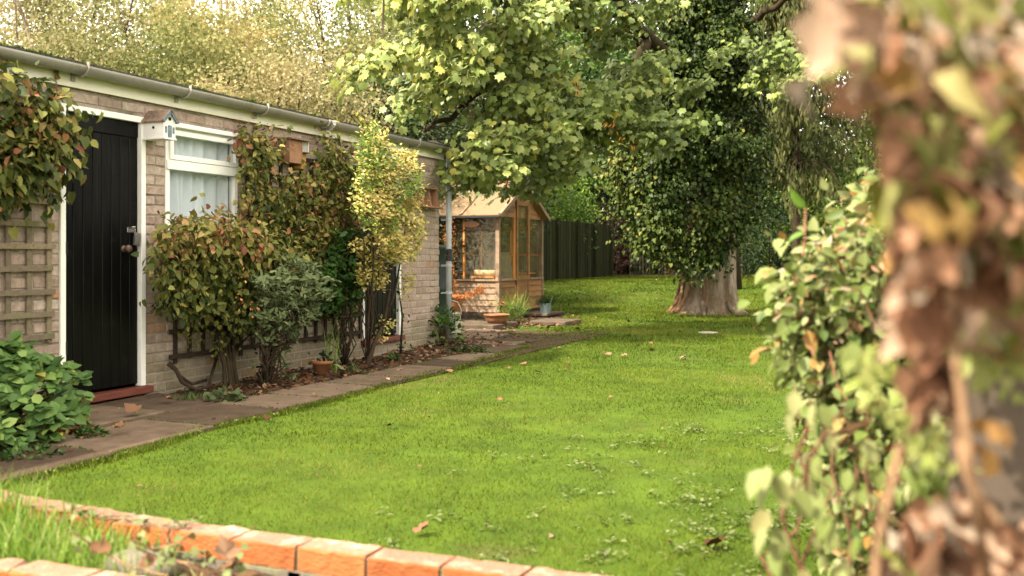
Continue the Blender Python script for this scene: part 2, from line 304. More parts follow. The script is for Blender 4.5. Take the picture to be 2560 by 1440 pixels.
Lf['peach'] = leaf_mat('beech_leaf', [(0,(.12,.12,.045)),(.4,(.27,.245,.11)),(1,(.42,.33,.18))], .5, .5, .25)
Lf['conifer'] = leaf_mat('conifer_spray', [(0,(.04,.06,.016)),(.6,(.13,.145,.045)),(1,(.25,.24,.09))], .25, .6, .2)
Lf['purple'] = leaf_mat('purple_leaf', [(0,(.03,.018,.018)),(1,(.11,.04,.035))], .25, .5)
Lf['hedge'] = leaf_mat('honeysuckle_leaf', [(0,(.06,.10,.02)),(.5,(.17,.22,.05)),(.85,(.33,.35,.15)),(1,(.32,.18,.05))], .32, .42, .35)
Lf['wither'] = leaf_mat('withered_leaf', [(0,(.05,.025,.015)),(.3,(.19,.09,.05)),(.6,(.36,.20,.12)),(.85,(.38,.27,.19)),(1,(.38,.31,.235))], .3, .7, .15)
Lf['frontgreen'] = leaf_mat('clematis_leaf', [(0,(.07,.09,.015)),(.4,(.18,.19,.03)),(.7,(.32,.30,.12)),(.85,(.40,.27,.09)),(1,(.42,.20,.06))], .35, .5, .3)
Lf['pods'] = leaf_mat('pale_pods', [(0,(.25,.31,.06)),(1,(.46,.48,.17))], .45, .5)
Lf['maple_or'] = leaf_mat('orange_maple_leaf', [(0,(.42,.13,.03)),(1,(.66,.25,.05))], .4, .5)
Lf['grass'] = leaf_mat('lawn_blades', [(0,(.06,.105,.006)),(.45,(.165,.25,.012)),(.8,(.29,.35,.03)),(1,(.46,.40,.11))], .42, .5, .25)
Lf['weed'] = leaf_mat('pale_weed_leaf', [(0,(.12,.18,.03)),(1,(.30,.34,.13))], .25, .5, .3)
Lf['tallgrass'] = leaf_mat('tall_blades', [(0,(.10,.21,.02)),(.7,(.30,.45,.06)),(1,(.55,.56,.24))], .42, .4, .35)
Lf['litter'] = leaf_mat('dead_leaf', [(0,(.07,.03,.015)),(.45,(.20,.09,.04)),(.8,(.36,.20,.11)),(1,(.52,.36,.24))], .2, .75, .2)
Lf['red_fruit'] = leaf_mat('orange_flower', [(0,(.5,.16,.05)),(1,(.75,.34,.14))], .2, .6)

def dim(m, f):
    for n in m.node_tree.nodes:
        if n.type == 'VALTORGB':
            for e in n.color_ramp.elements:
                c = e.color
                if not (abs(c[0]-c[1]) < 1e-4 and abs(c[1]-c[2]) < 1e-4): e.color = (c[0]*f, c[1]*f, c[2]*f, 1)
for k_ in Lf: dim(Lf[k_], {'autumn':1.02,'peach':1.0,'litter':.52,'grass':.49,'hyd_climb':.9,'hyd':1.0,'syc':.93,'ivy':.66,'dark':.55,'conifer':.66,'laurel':1.0,'varieg':.86,'weed':.48,'wither':.84,'frontgreen':.78}.get(k_, .74))
for k_ in ('edge_brick','edge_top','slab','terracotta','glazed_bowl','gh_side','blue_pot','bark','can','gh_roof'):
    if k_ in M: dim(M[k_], .76)
for k_, f_ in (('fence',.36),('fence_dark',.3),('post',.30),('stone',.5),('root',.75),('bark_dark',.45),('vine',.55),('trellis_dark',.6),('edge_brick',.9),('edge_top',.86),('bed_dummy',1)):  # fences and dark trellis dimmed to put shade into their colour
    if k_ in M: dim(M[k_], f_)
for k_, d_ in (('bark',.05),('root',.02),('bark_dark',.02)):
    for n in M[k_].node_tree.nodes:
        if n.type == 'BUMP': n.inputs['Distance'].default_value = d_
# ------------------------------------------------------------------ setting: ground, lawn, path, bed
def grid_sheet(name, ys, Lfn, Rfn, nx, zf, m):
    mb = MB(); n = len(ys)
    for y in ys:
        l, r = Lfn(y), Rfn(y)
        for i in range(nx+1):
            x = l+(r-l)*i/nx; mb.v.append((float(x), float(y), float(zf(x, y))))
    for j in range(n-1):
        for i in range(nx):
            a = j*(nx+1)+i; mb.f.append((a, a+1, a+nx+2, a+nx+1)); mb.t.append(.5)
    return mb.build(name, m, smooth=True)
g = grid_sheet('ground', list(np.linspace(-30,16,24))+list(np.linspace(17,30,27))+list(np.linspace(33,140,20)), lambda y: -90, lambda y: 90, 120, lambda x,y: hgt(x,y)-.02, M['forest']); tag(g, kind='structure')
EY = [1.0,3.8,5,8.5,10.1,10.9,11.25,11.6,12.2,13.2,14.2,15.0,15.6,17.6,18.5,19.0,34,36.5]
EX = [-3.88,-3.97,-4.09,-4.12,-4.25,-4.40,-4.75,-5.1,-5.45,-5.9,-5.75,-5.45,-5.7,-6.3,-7.2,-10.2,-10.3,-9]
def Ledge(y): return np.interp(y, EY, EX)+.10*(noise2(np.asarray(y)*0+3.3, y, 2.1)-.5)+.05*(noise2(np.asarray(y)*0+9.3, y, 7)-.5)
def Redge(y): return np.interp(y, [0,34,38.5,41],[9,9,4,2])
lawn_m = mat('lawn_soil_and_thatch', (.034,.060,.003), (.060,.098,.005), 3.0, .95, .9, 60, third=(.08,.07,.02), tscale=1.1, tlo=.58)
lawn = grid_sheet('lawn', np.concatenate([np.linspace(2.44,16,110), np.linspace(16.3,39.5,60)]), Ledge, Redge, 40, lambda x,y: hgt(x,y)+.006, lawn_m); tag(lawn, kind='structure')
def tintmul(m, lo, hi):
    t_ = m.node_tree; p_ = next(n for n in t_.nodes if n.type == 'BSDF_PRINCIPLED'); src = p_.inputs['Base Color'].links[0].from_socket
    a_ = t_.nodes.new('ShaderNodeAttribute'); a_.attribute_name = 'tint'; r_ = ramp(t_, [(0,lo),(1,hi)]); x_ = t_.nodes.new('ShaderNodeMixRGB'); x_.blend_type = 'MULTIPLY'; x_.inputs[0].default_value = 1
    t_.links.new(a_.outputs['Fac'], r_.inputs[0]); t_.links.new(src, x_.inputs[1]); t_.links.new(r_.outputs[0], x_.inputs[2]); t_.links.new(x_.outputs[0], p_.inputs['Base Color'])
slab_m = M['slab'].copy(); tintmul(slab_m, (.55,.50,.46), (1.6,1.58,1.52))
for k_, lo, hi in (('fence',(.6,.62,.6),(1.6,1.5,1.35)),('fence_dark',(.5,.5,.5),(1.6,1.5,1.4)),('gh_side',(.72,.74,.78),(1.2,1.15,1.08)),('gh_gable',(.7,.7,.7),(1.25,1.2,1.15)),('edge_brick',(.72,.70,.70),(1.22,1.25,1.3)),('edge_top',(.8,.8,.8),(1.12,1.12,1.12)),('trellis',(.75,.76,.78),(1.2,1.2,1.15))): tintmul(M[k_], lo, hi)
# path: stone slabs, each with its own slight tilt, in one structure mesh
mb = MB(); jb = MB()
def slab(x0,x1,y0,y1,z=.034,th=.045,dz=0.008):
    x0 += .004; x1 -= .004; y0 += .006; y1 -= .006
    k = [z+random.uniform(-dz,dz) for _ in range(4)]; j = lambda: random.uniform(-.012,.012)
    P = [(x0+j(),y0+j()),(x1+j(),y0+j()),(x1+j(),y1+j()),(x0+j(),y1+j())]
    top = []
    for i in range(4):                          # worn, wandering edges
        a, b = P[i], P[(i+1)%4]; za, zb = k[i], k[(i+1)%4]
        for s in range(6):
            f = s/6; w = 0 if s == 0 else random.uniform(-.008,.008); nx, ny = (b[1]-a[1]), -(b[0]-a[0]); ln = math.hypot(nx,ny)
            top.append((a[0]+(b[0]-a[0])*f+nx/ln*w, a[1]+(b[1]-a[1])*f+ny/ln*w, za+(zb-za)*f))
    n = len(top); cx = sum(p[0] for p in top)/n; cy = sum(p[1] for p in top)/n
    inn = [(cx+(p[0]-cx)*.975, cy+(p[1]-cy)*.975, p[2]) for p in top]; rim = [(p[0],p[1],p[2]-.008) for p in top]; bot = [(p[0],p[1],p[2]-th) for p in top]
    V = inn+rim+bot; f = [tuple(range(n))]+[(n+i,n+(i+1)%n,(i+1)%n,i) for i in range(n)]+[(2*n+i,2*n+(i+1)%n,n+(i+1)%n,n+i) for i in range(n)]
    mb.add(V, f, random.random())
y = 1.6; row = 0; JY = []
while y < 11.2:
    JY.append(y); L1 = random.choice([.58,.72,.88]); y1 = min(y+L1, 11.25)
    xe = float(np.interp((y+y1)/2, EY, EX))
    sp = -4.1-.62+random.uniform(-.05,.05)
    if 6.0 < y < 10.6: slab(-4.66, xe-.04, y+.01, y1-.01)
    elif 4.3 < y < 6.0:                         # wider by the doorstep
        slab(-4.68, xe-.04, y+.01, y1-.01)
    else: slab(-4.66 if y < 10.6 else -5.3, xe-.04, y+.01, y1-.01)
    y = y1; row += 1
for (a,b,c,d) in ((-5.40,-4.71,4.55,5.22),(-5.40,-4.71,5.24,5.88)): slab(a,b,c,d,z=.045)
for (a,b,c,d) in ((-5.9,-5.2,10.9,11.5),(-5.15,-4.5,11.28,11.8),(-6.6,-5.95,10.9,11.6),(-5.9,-5.22,11.55,12.3),(-6.7,-5.95,11.65,12.4),(-6.1,-5.45,12.4,12.95),(-6.9,-6.15,12.5,13.0)): slab(a,b,c,d,z=.03,dz=.012)
path = mb.build('path', slab_m); tag(path, kind='structure')
# flower bed soil along the wall and by the near corner
bed = grid_sheet('bed_soil', np.linspace(1.0,13.2,90), lambda y: -7.2 if y > 10.9 else -5.46, lambda y: -4.1, 16, lambda x,y: .008+.014*float(noise2(x,y,6)), M['soil']); tag(bed, kind='structure')
# ------------------------------------------------------------------ the shed
Y0, Y1, ZT = 1.2, 10.66, 2.235
def wy(px): return float(PX(px, 640)[1])
def wz(px, py): return float(PX(px, py)[2])
dA, dB = wy(149), wy(362); dz1 = wz(350, 292); dz0 = wz(352, 958)
wA, wB = wy(413), wy(593); wz1 = wz(500, 330); wz0 = wz(500, 584)
eA, eB = wy(905), wy(1001); ez1 = wz(990, 390); ez0 = wz(960, 838)
shed = thing('brick_shed', (WX-1.8, (Y0+Y1)/2, 0), 'long low brown brick outbuilding with flat felt roof, black plank door and cream fascia', 'outbuilding')
mb = MB(); r = 0; z = -.03
OP = [(dA, dB, dz0-.10, dz1), (wA, wB, wz0, wz1), (eA, eB, ez0-.06, ez1)]
while z < ZT-.01:
    z1 = min(z+.065, ZT); y = Y0-(.1125 if r % 2 else 0)+random.uniform(-.004,.004)
    while y < Y1:
        y1 = y+.215
        a, b = max(y, Y0), min(y1, Y1)
        segs = [(a, b)]
        for (p, q, s, t2) in OP:
            if z1 > s+.01 and z < t2-.01:
                ns = []
                for (c, d) in segs:
                    if d <= p or c >= q: ns.append((c, d))
                    else:
                        if c < p-.03: ns.append((c, p-.004))
                        if d > q+.03: ns.append((q+.004, d))
                segs = ns
        for (c, d) in segs:
            if d-c < .025: continue
            j = random.uniform(-.0025,.0035); tt = random.random()**1.0*.85
            if random.random() < .025: tt = 1
            mb.box(WX-.06, WX+j, c+random.uniform(0,.003), d, z, z1-random.uniform(0,.003), tt, ch=.005)
        y += .225
    z += .075; r += 1
wall = mb.build('wall', M['brick'], shed)
mb = MB()                                        # mortar bed behind the brick faces, with the openings
def strip(a, b, z0, z1): mb.box(WX-.10, WX-.0045, a, b, z0, z1)
ys = [Y0, dA, dB, wA, wB, eA, eB, Y1]
strip(Y0,dA,-.05,ZT); strip(dA,dB,dz1,ZT); strip(dA,dB,-.05,dz0-.10); strip(dB,wA,-.05,ZT); strip(wA,wB,wz1,ZT); strip(wA,wB,-.05,wz0); strip(wB,eA,-.05,ZT); strip(eA,eB,ez1,ZT); strip(eA,eB,-.05,ez0-.06); strip(eB,Y1-.008,-.05,ZT)
mb.build('mortar', M['mortar'], shed)
mb = MB(); r = 0; z = -.03                        # gable end facing the greenhouse
while z < ZT-.01:
    x = WX-.0 - (.1125 if r % 2 else 0)
    while x > WX-3.6:
        mb.box(max(x-.215,WX-3.6), x-.001 if x < WX else WX-.065, Y1-.06, Y1+random.uniform(-.002,.003), z, z+.063, random.random()*.85, ch=.005); x -= .225
    z += .075; r += 1
mb.build('end_wall', M['brick'], shed)
mb = MB(); mb.box(WX-3.55, WX-.11, Y1-.10, Y1-.012, -.05, ZT); mb.box(WX-3.6, WX-.11, Y0, Y0+.1, -.05, ZT); mb.box(WX-3.7, WX-3.6, Y0, Y1, -.05, ZT); mb.build('inner_wall', M['mortar'], shed)
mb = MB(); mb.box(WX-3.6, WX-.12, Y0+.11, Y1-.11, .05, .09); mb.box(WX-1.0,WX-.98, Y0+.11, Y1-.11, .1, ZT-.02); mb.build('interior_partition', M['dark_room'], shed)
mb = MB()                                         # felt roof with an uneven mossy edge and end upstand
n = 90
for i in range(n):
    a = Y0-.1+(Y1+.22-Y0)*i/n; b = Y0-.1+(Y1+.22-Y0)*(i+1)/n
    z0 = 2.381; z1 = 2.404+.008*float(noise2(a,3.3,3)); x1 = WX+.075+.006*float(noise2(a,8.3,5))
    mb.box(WX-3.8, x1, a, b-.0004, z0, z1)
mb.box(WX-3.8, WX+.10, Y1+.01, Y1+.115, 2.40, 2.47)
roof = mb.build('roof', M['felt'], shed)
nm = 2600; pos = np.stack([WX+.06+rng.normal(size=nm)*.02, Y0+rng.random(nm)*(Y1-Y0+.1), np.full(nm,2.402)],1)
keep = noise2(pos[:,1], pos[:,0]*0, 2.4)+.25*noise2(pos[:,1], pos[:,0], 11) > .72; pos = pos[keep]; nm = len(pos); pos[:,2] += rng.random(nm)*.006
leaves('moss', T_QUAD, pos, rdir(nm)+np.array([0,0,1.1]), rdir(nm), .022, rng.random(nm), M['moss'], roof)
mb = MB(); mb.box(WX+.004, WX+.030, Y0-.1, Y1+.06, ZT, 2.379); mb.box(WX-3.6, WX+.002, Y1+.005, Y1+.028, ZT, 2.38); mb.build('fascia', M['cream'], shed)
gx = WX+.098; gz = 2.372; R = .060                # half-round gutter
mb = MB(); prof = [(math.cos(t2)*R, math.sin(t2)*R) for t2 in np.linspace(math.pi,2*math.pi,13)]; prof2 = [(c*.93, s*.93) for c, s in prof[::-1]]; pr = prof+prof2; n = len(pr)
for yy in (Y0-.15, Y1+.24): mb.v += [(gx+c, yy, gz+s) for c, s in pr]
mb.f += [(i, (i+1)%n, n+(i+1)%n, n+i) for i in range(n)]+[tuple(range(n,2*n))]; mb.t += [.5]*(n+1); k = len(mb.v)
gut = mb.build('gutter', M['gutter'], shed, smooth=True)
for px in (205, 457, 650, 1030):
    yy = wy(px)-.1; b = MB(); pts = [(gx+math.cos(t2)*(R+.006), yy, gz+math.sin(t2)*(R+.006)) for t2 in np.linspace(math.pi*.95,2.12*math.pi,12)]
    for i in range(11): b.bar(pts[i], pts[i+1], .022, .006, up=(0,1,0))
    b.box(WX+.031, WX+.045, yy-.03, yy+.0, gz-.10, gz-.02); b.build('bracket', M['gutter'], gut)
for yy in (wy(810)-.1, Y1+.10):
    b = MB()
    for q in (-.05, .0, .05):
        pts = [(gx+math.cos(t2)*(R+.009), yy+q, gz+math.sin(t2)*(R+.009)) for t2 in np.linspace(math.pi,2.02*math.pi,12)]
        for i in range(11): b.bar(pts[i], pts[i+1], .018 if q else .08, .010 if q else .006, up=(0,1,0))
    b.build('joint', M['gutter'], gut)
# downpipe just past the wall's far corner
px_, py_ = WX+.09, Y1+.07
dp = MB().tube([(px_,py_,.10),(px_,py_,gz-.03)], .034, 16).build('downpipe', M['pipe'], shed, smooth=True)
MB().lathe((px_,py_,1.02), [(.036,0),(.047,.004),(.047,.06),(.041,.065),(.041,.10),(.047,.105),(.047,.14),(.036,.145)], 20).build('coupling', M['black_rubber'], dp)
for zz in (1.50,.95,.62,.24):
    b = MB().lathe((px_,py_,zz), [(.035,0),(.041,.002),(.041,.03),(.035,.032)], 18); b.box(px_-.10, px_-.03, py_-.012, py_+.012, zz+.004, zz+.026); b.build('clip', M['pipe'], dp)
# --- door
def frame(parent, a, b, z0, z1, w, name='door_frame', m='white', dep=.05, proud=.012, sill=True):
    f = MB(); x0, x1 = WX-dep, WX+proud
    f.box(x0,x1,a,a+w,z0,z1, ch=.003); f.box(x0,x1,b-w,b,z0,z1, ch=.003); f.box(x0,x1,a+w,b-w,z1-w,z1, ch=.003)
    if sill: f.box(x0,x1,a+w,b-w,z0,z0+w, ch=.003)
    return f.build(name, M[m], parent)
frame(shed, dA, dB, dz0-.02, dz1, .045, sill=False)
da, db = dA+.047, dB-.047; nb = 8; bw = (db-da)/nb
mb = MB()
for i in range(nb): mb.box(WX-.055, WX-.022, da+i*bw+.003, da+(i+1)*bw-.003, dz0, dz1-.16, ch=.004)
mb.box(WX-.055, WX-.018, da+.001, db-.001, dz1-.157, dz1-.048, ch=.003); mb.box(WX-.065, WX-.030, da+.002, db-.002, dz0+.001, dz1-.05)

door = mb.build('door', M['door'], shed)
kb = PX(322, 622, WX); b = MB()
b.lathe((0,0,0), [(.004,0),(.024,.001),(.026,.004),(.012,.008),(.010,.03),(.022,.036),(.029,.048),(.024,.062),(.008,.067)], 18)
b.v = [(WX-.022+v[2], kb[1]-.03+v[1], kb[2]+v[0]) for v in b.v]; b.build('handle', M['rust'], door, smooth=True)
hs = PX(336, 575, WX); hy, hz = hs[1]-.02, hs[2]
b = MB(); b.box(WX-.021, WX-.012, hy-.035, hy+.045, hz-.018, hz+.018, ch=.002); b.box(WX-.012, WX+.016, hy+.01, hy+.02, hz-.012, hz+.012, ch=.002); b.tube([(WX-.01,hy-.02,hz+.012),(WX+.012,hy-.012,hz+.02),(WX+.014,hy+.012,hz+.02)], .007, 8); b.build('hasp', M['steel'], door)
tag(b and MB().bar((WX+.012,hy+.040,hz-.02),(WX+.020,hy+.018,hz-.115),.055,.014,up=(1,0,0)).build('padlock', M['steel'], door))
hh = PX(160, 615, WX)
for px, py in ((158,620),(158,870),(158,330)):
    h = PX(px, py, WX); MB().box(WX-.016, WX+.014, dA+.040, dA+.056, h[2]-.045, h[2]+.045, ch=.002).build('hinge', M['black_rubber'], door)
MB().box(WX-.05, WX+.055, dA-.02, dB+.04, dz0-.075, dz0-.022, ch=.006).build('threshold', M['red_wood'], shed)
# --- window
win = frame(shed, wA, wB, wz0, wz1, .045, 'window', proud=.006)
zm = wz(575, 432)
mb = MB(); mb.box(WX-.04, WX+.022, wA+.002, wB-.002, zm-.03, zm+.045, ch=.004); mb.box(WX-.045,WX+.012, wA+.045, wB-.045, wz0+.046, wz0+.07, ch=.003); mb.build('transom', M['white'], win)
mb = MB(); mb.box(WX-.02, WX+.05, wA-.03, wB+.02, wz1-.002, wz1+.035, ch=.004); mb.build('hood', M['white'], win)
f = MB(); a, b_, c, d = wA+.03, wB-.012, zm+.047, wz1-.022; w = .04
f.box(WX-.02,WX+.026,a,a+w,c,d,ch=.003); f.box(WX-.02,WX+.026,b_-w,b_,c,d,ch=.003); f.box(WX-.02,WX+.026,a+w,b_-w,d-w,d,ch=.003); f.box(WX-.02,WX+.026,a+w,b_-w,c,c+w,ch=.003)
cas = f.build('casement', M['white'], win)
MB().box(WX-.004, WX-.001, a+w-.004, b_-w+.004, c+w-.004, d-w+.004).build('pane', M['pane'], win)
MB().box(WX-.026, WX-.023, wA+.042, wB-.042, wz0+.066, zm-.027).build('pane', M['pane'], win)
MB().box(WX-.03, WX+.05, wA-.03, wB+.03, wz0-.05, wz0-.003, ch=.005).build('sill', M['white'], win)
mb = MB(); ny = 150                                # gathered sheer curtain
ys_ = np.linspace(wA-.02, wB+.02, ny); ph = ys_*52+2.2*np.sin(ys_*9)
for k_, zz in enumerate((wz1+.02, zm+.05, (zm+wz0)/2, wz0-.02)):
    am = (.008,.018,.024,.026)[k_]
    for i, yy in enumerate(ys_): mb.v.append((WX-.075+am*math.sin(ph[i]+.35*k_)+am*.6*math.sin(ph[i]*.43+k_*.5), yy+.008*k_*math.sin(ph[i]*.3), zz))
for k_ in range(3):
    for i in range(ny-1): mb.f.append((k_*ny+i, k_*ny+i+1, (k_+1)*ny+i+1, (k_+1)*ny+i)); mb.t.append(.5)
mb.build('curtain', M['curtain'], win, smooth=True)
# --- second door behind the shrubs
frame(shed, eA, eB, ez0-.02, ez1, .04, name='door_frame', sill=False)
mb = MB(); n2 = 7; bw = (eB-eA-.084)/n2
for i in range(n2): mb.box(WX-.055, WX-.025, eA+.042+i*bw+.003, eA+.042+(i+1)*bw-.003, ez0, ez1-.045, ch=.004)
mb.box(WX-.065, WX-.035, eA+.043, eB-.043, ez0+.001, ez1-.05)
d2 = mb.build('door', M['door'], shed)
MB().box(WX-.05, WX+.05, eA-.02, eB+.03, ez0-.075, ez0-.022, ch=.006).build('threshold', M['red_wood'], shed)
# ------------------------------------------------------------------ things on the wall
def trellis(name, label, a, b, z0, z1, pitch, m, vx=.16):
    t_ = thing(name, (WX, (a+b)/2, z0), label, 'trellis'); v = MB(); y = b-.02
    while y > a:
        v.box(WX+.008, WX+.024, y-.019, y+.019, z0-random.uniform(.0,.08), z1, random.random(), ch=.002); y -= vx
    v.build('upright', m, t_); h = MB(); z = z0
    while z < z1:
        e = random.uniform(-.006,.006); h.bar((WX+.034,a,z+e),(WX+.034,b+random.uniform(-.01,.02),z-e),.016,.036, up=(0,0,1), t=random.random()); z += pitch
    h.build('crossbar', m, t_); return t_
zt = wz(60, 845)
trellis('wall_trellis', 'weathered grey lattice on the brick wall beside the black door, with bare squares showing', 3.2, wy(124), zt, wz(100, 225), (wz(60,500)-zt)/6, M['trellis'])
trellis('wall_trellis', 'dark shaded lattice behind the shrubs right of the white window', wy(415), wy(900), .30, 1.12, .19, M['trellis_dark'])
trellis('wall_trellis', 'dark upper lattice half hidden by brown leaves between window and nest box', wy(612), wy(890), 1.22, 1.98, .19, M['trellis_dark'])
# white cottage bird house
c = PX(425, 325, WX+.12)
bw_, bd, bz0, bz1 = .115, .20, float(c[2])-.075, float(c[2])+.055
by = float(PX(436, 325, WX+.2)[1])
bh = thing('bird_house', (WX+.1, by-.055, bz0), 'white cottage-shaped bird house with brown shingled roof on the wall between door and window', 'bird house')
x0, x1, ya, yb = WX+.008, WX+.21, by-.125, by
mb = MB(); mb.box(x0,x1,ya,yb,bz0,bz1); ap = bz1+.065
mb.add([(x1,ya,bz1),(x1,yb,bz1),(x1,(ya+yb)/2,ap),(x0,ya,bz1),(x0,yb,bz1),(x0,(ya+yb)/2,ap)], [(0,1,2),(5,4,3),(0,2,5,3),(2,1,4,5)]); mb.box(x0-.002,x1+.008,ya-.006,yb+.006,bz0-.012,bz0-.001)
body = mb.build('body', M['bird_white'], bh)
mb = MB(); ym = (ya+yb)/2
for s in (-1,1):
    e = np.array([0, s*(yb-ya)/2, -.065]); e2 = e*1.28
    for k_ in range(4):
        p0 = np.array([0,ym,ap+.010])+e2*(k_/4); p1 = np.array([0,ym,ap+.004])+e2*((k_+1.12)/4)
        mb.add([(x0,*p0[1:]),(x1+.02,*p0[1:]),(x1+.02,*p1[1:]),(x0,*p1[1:]),(x0,p0[1],p0[2]+.006),(x1+.02,p0[1],p0[2]+.006),(x1+.02,p1[1],p1[2]+.008),(x0,p1[1],p1[2]+.008)], [(4,5,6,7),(0,3,2,1),(0,1,5,4),(1,2,6,5),(2,3,7,6),(3,0,4,7)])
mb.build('roof', M['bird_roof'], bh)
mb = MB()
for s in (-1,1): mb.bar((x1+.012,ym,ap+.004),(x1+.012,ym+s*.078,ap-.078),.024,.012,up=(1,0,0))
mb.box(x1, x1+.006, ym-.018, ym+.018, bz0+.004, bz0+.092)
for s in (-1,1):
    mb.box(x1, x1+.005, ym+s*.040-.008, ym+s*.040+.008, bz0+.035, bz0+.082)
mb.build('door', M['bird_blue'], bh)
mb = MB()
def disc(mb, c, r, ax, th=.004, n=18):
    c = np.array(c, float); pts = [c, c+np.array(ax)*th]; mb.tube(pts, r, n)
disc(mb, (x1+.001, ym, bz1+.012), .014, (1,0,0)); disc(mb, (x0+.105, ya+.002, bz1-.055), .011, (0,-1,0)); mb.build('entrance_hole', M['hole'], bh)
# wooden nest box with barred front and ochre hopper, and the feeder shelf by the corner
c = PX(750, 388, WX+.10); yb2 = float(c[1])
nb_ = thing('nest_box', (WX+.06, yb2-.07, float(c[2])-.1), 'reddish wooden nest box with barred opening and ochre front above the climber', 'nest box')
z0 = float(PX(735,405)[2])-.06; z1 = z0+.24
mb = MB(); mb.box(WX+.010, WX+.13, yb2-.20, yb2+.0, z0+.03, z1, ch=.003); mb.build('body', M['box_wood'], nb_)
mb = MB(); mb.box(WX+.006, WX+.17, yb2-.22, yb2+.10, z1+.002, z1+.016); mb.box(WX+.01, WX+.15, yb2+.002, yb2+.095, z1-.105, z1-.095); mb.build('roof', M['bird_roof'], nb_)
mb = MB()
for i in range(5): mb.box(WX+.12, WX+.126, yb2+.008+i*.020, yb2+.013+i*.020, z1-.094, z1); 
mb.box(WX+.02,WX+.126, yb2+.096, yb2+.103, z1-.1, z1)
mb.build('bar', M['bird_white'], nb_)
MB().box(WX+.02, WX+.11, yb2+.01, yb2+.085, z0-.01, z1-.106, ch=.003).build('hopper', M['ochre'], nb_)
MB().box(WX+.008, WX+.02, yb2+.002, yb2+.095, z1-.095, z1).build('back', M['hole'], nb_)
y0_, y1_ = wy(1036), wy(1083); zf = wz(1070, 517)
fs = thing('bird_feeder', (WX+.08, (y0_+y1_)/2, zf), 'small open-fronted wooden feeder shelf on the wall beside the downpipe', 'bird feeder')
mb = MB(); mb.box(WX+.006, WX+.13, y0_, y1_, zf-.02, zf, ch=.003); mb.build('shelf', M['box_wood'], fs)
mb = MB(); mb.box(WX+.006,WX+.018,y0_+.03,y1_-.03,zf+.001,zf+.19); mb.build('back', M['bird_roof'], fs)
mb = MB(); hw = (y1_-y0_)
for q in (.12,.50,.88):
    yy = y0_+hw*q; mb.add([(WX+.02,yy-.012,zf+.001),(WX+.10,yy-.012,zf+.001),(WX+.06,yy-.012,zf+.20),(WX+.02,yy-.012,zf+.20),(WX+.02,yy+.012,zf+.001),(WX+.10,yy+.012,zf+.001),(WX+.06,yy+.012,zf+.20),(WX+.02,yy+.012,zf+.20)], [(0,1,2,3),(7,6,5,4),(0,4,5,1),(1,5,6,2),(2,6,7,3),(3,7,4,0)])
mb.build('divider', M['box_wood'], fs)
MB().box(WX+.02, WX+.10, y0_+.035, y1_-.035, zf+.201, zf+.212).build('top', M['box_wood'], fs)
bk = PX(128, 490, WX); bt = MB(); disc(bt, (WX+.002, bk[1]-.02, bk[2]), .02, (1,0,0), .03); bt.bar((WX+.03,bk[1]-.02,bk[2]),(WX+.035,bk[1]+.04,bk[2]),.012,.012); tag(bt.build('door_hook', M['black_rubber']), 'small black iron hook on the brick wall left of the black door', 'hook')
# ------------------------------------------------------------------ plants along the wall
OUT = np.array([.8,-.45,.25])
def wall_leaves(name, parent, poly, n, size, off, tpl, m, tintf, clump=None, droop=.8, X=WX, minoff=.05, avoid=[(695,345),(805,345),(800,428),(695,432)], nz_=13):
    """leaves hanging in overlapping clumps in front of the wall"""
    per = clump or 9; K = max(n//per, 1)
    q = sample_poly(poly, K); o = minoff+off*rng.random(K)**.8
    cs = PXv(q, X+0.0); 
    cs = np.array([PX(a, b, X+c) for (a, b), c in zip(q, o)])
    if avoid:
        k_ = ~in_poly(q[:,0], q[:,1], avoid) & (noise2(q[:,0]+nz_, q[:,1], .03)*.6+noise2(q[:,0]+nz_, q[:,1]+9, .011)*.4 > .27); q, cs = q[k_], cs[k_]
    pos, tip, nor = cluster(cs, per, (size*1.3, size*2.2, size*2.0), droop, .35, OUT); nor = _unit(nor+rdir(len(pos))*.55)
    pos[:,0] = np.maximum(pos[:,0], X+.03)
    tint = tintf(np.repeat(q[:,0], per), np.repeat(q[:,1], per), len(pos))
    h = rng.random(len(pos)) < .5; wd = size*(.5+.8*rng.random(len(pos))); sz = size*(.55+.85*rng.random(len(pos)))
    o2 = (T_OVATE[0].copy(), T_OVATE[1]); o2[0][:,2] += 1.1*o2[0][:,0]**2
    leaves(name, o2, pos[~h], tip[~h], nor[~h], sz[~h], tint[~h], m, parent, width=wd[~h])
    return leaves(name, tpl, pos[h], tip[h], nor[h], sz[h], tint[h], m, parent, width=wd[h]), cs
def stems(name, parent, base, ends, r0, r1, m, wob=.05, seg=7, n=6):
    mb = MB()
    for e in ends:
        b = np.array(base if not isinstance(base, list) else random.choice(base), float); e = np.array(e, float); pts = []
        for i in range(seg+1):
            f = i/seg; p = b+(e-b)*f; p[2] = b[2]+(e[2]-b[2])*(f**.8)
            if 0 < i < seg: p = p+rng.normal(size=3)*wob
            pts.append(p)
        mb.tube(pts, [r0*(.7+.6*random.random()), r1], n, lump=.25)
    return mb.build(name, m, parent, smooth=True)
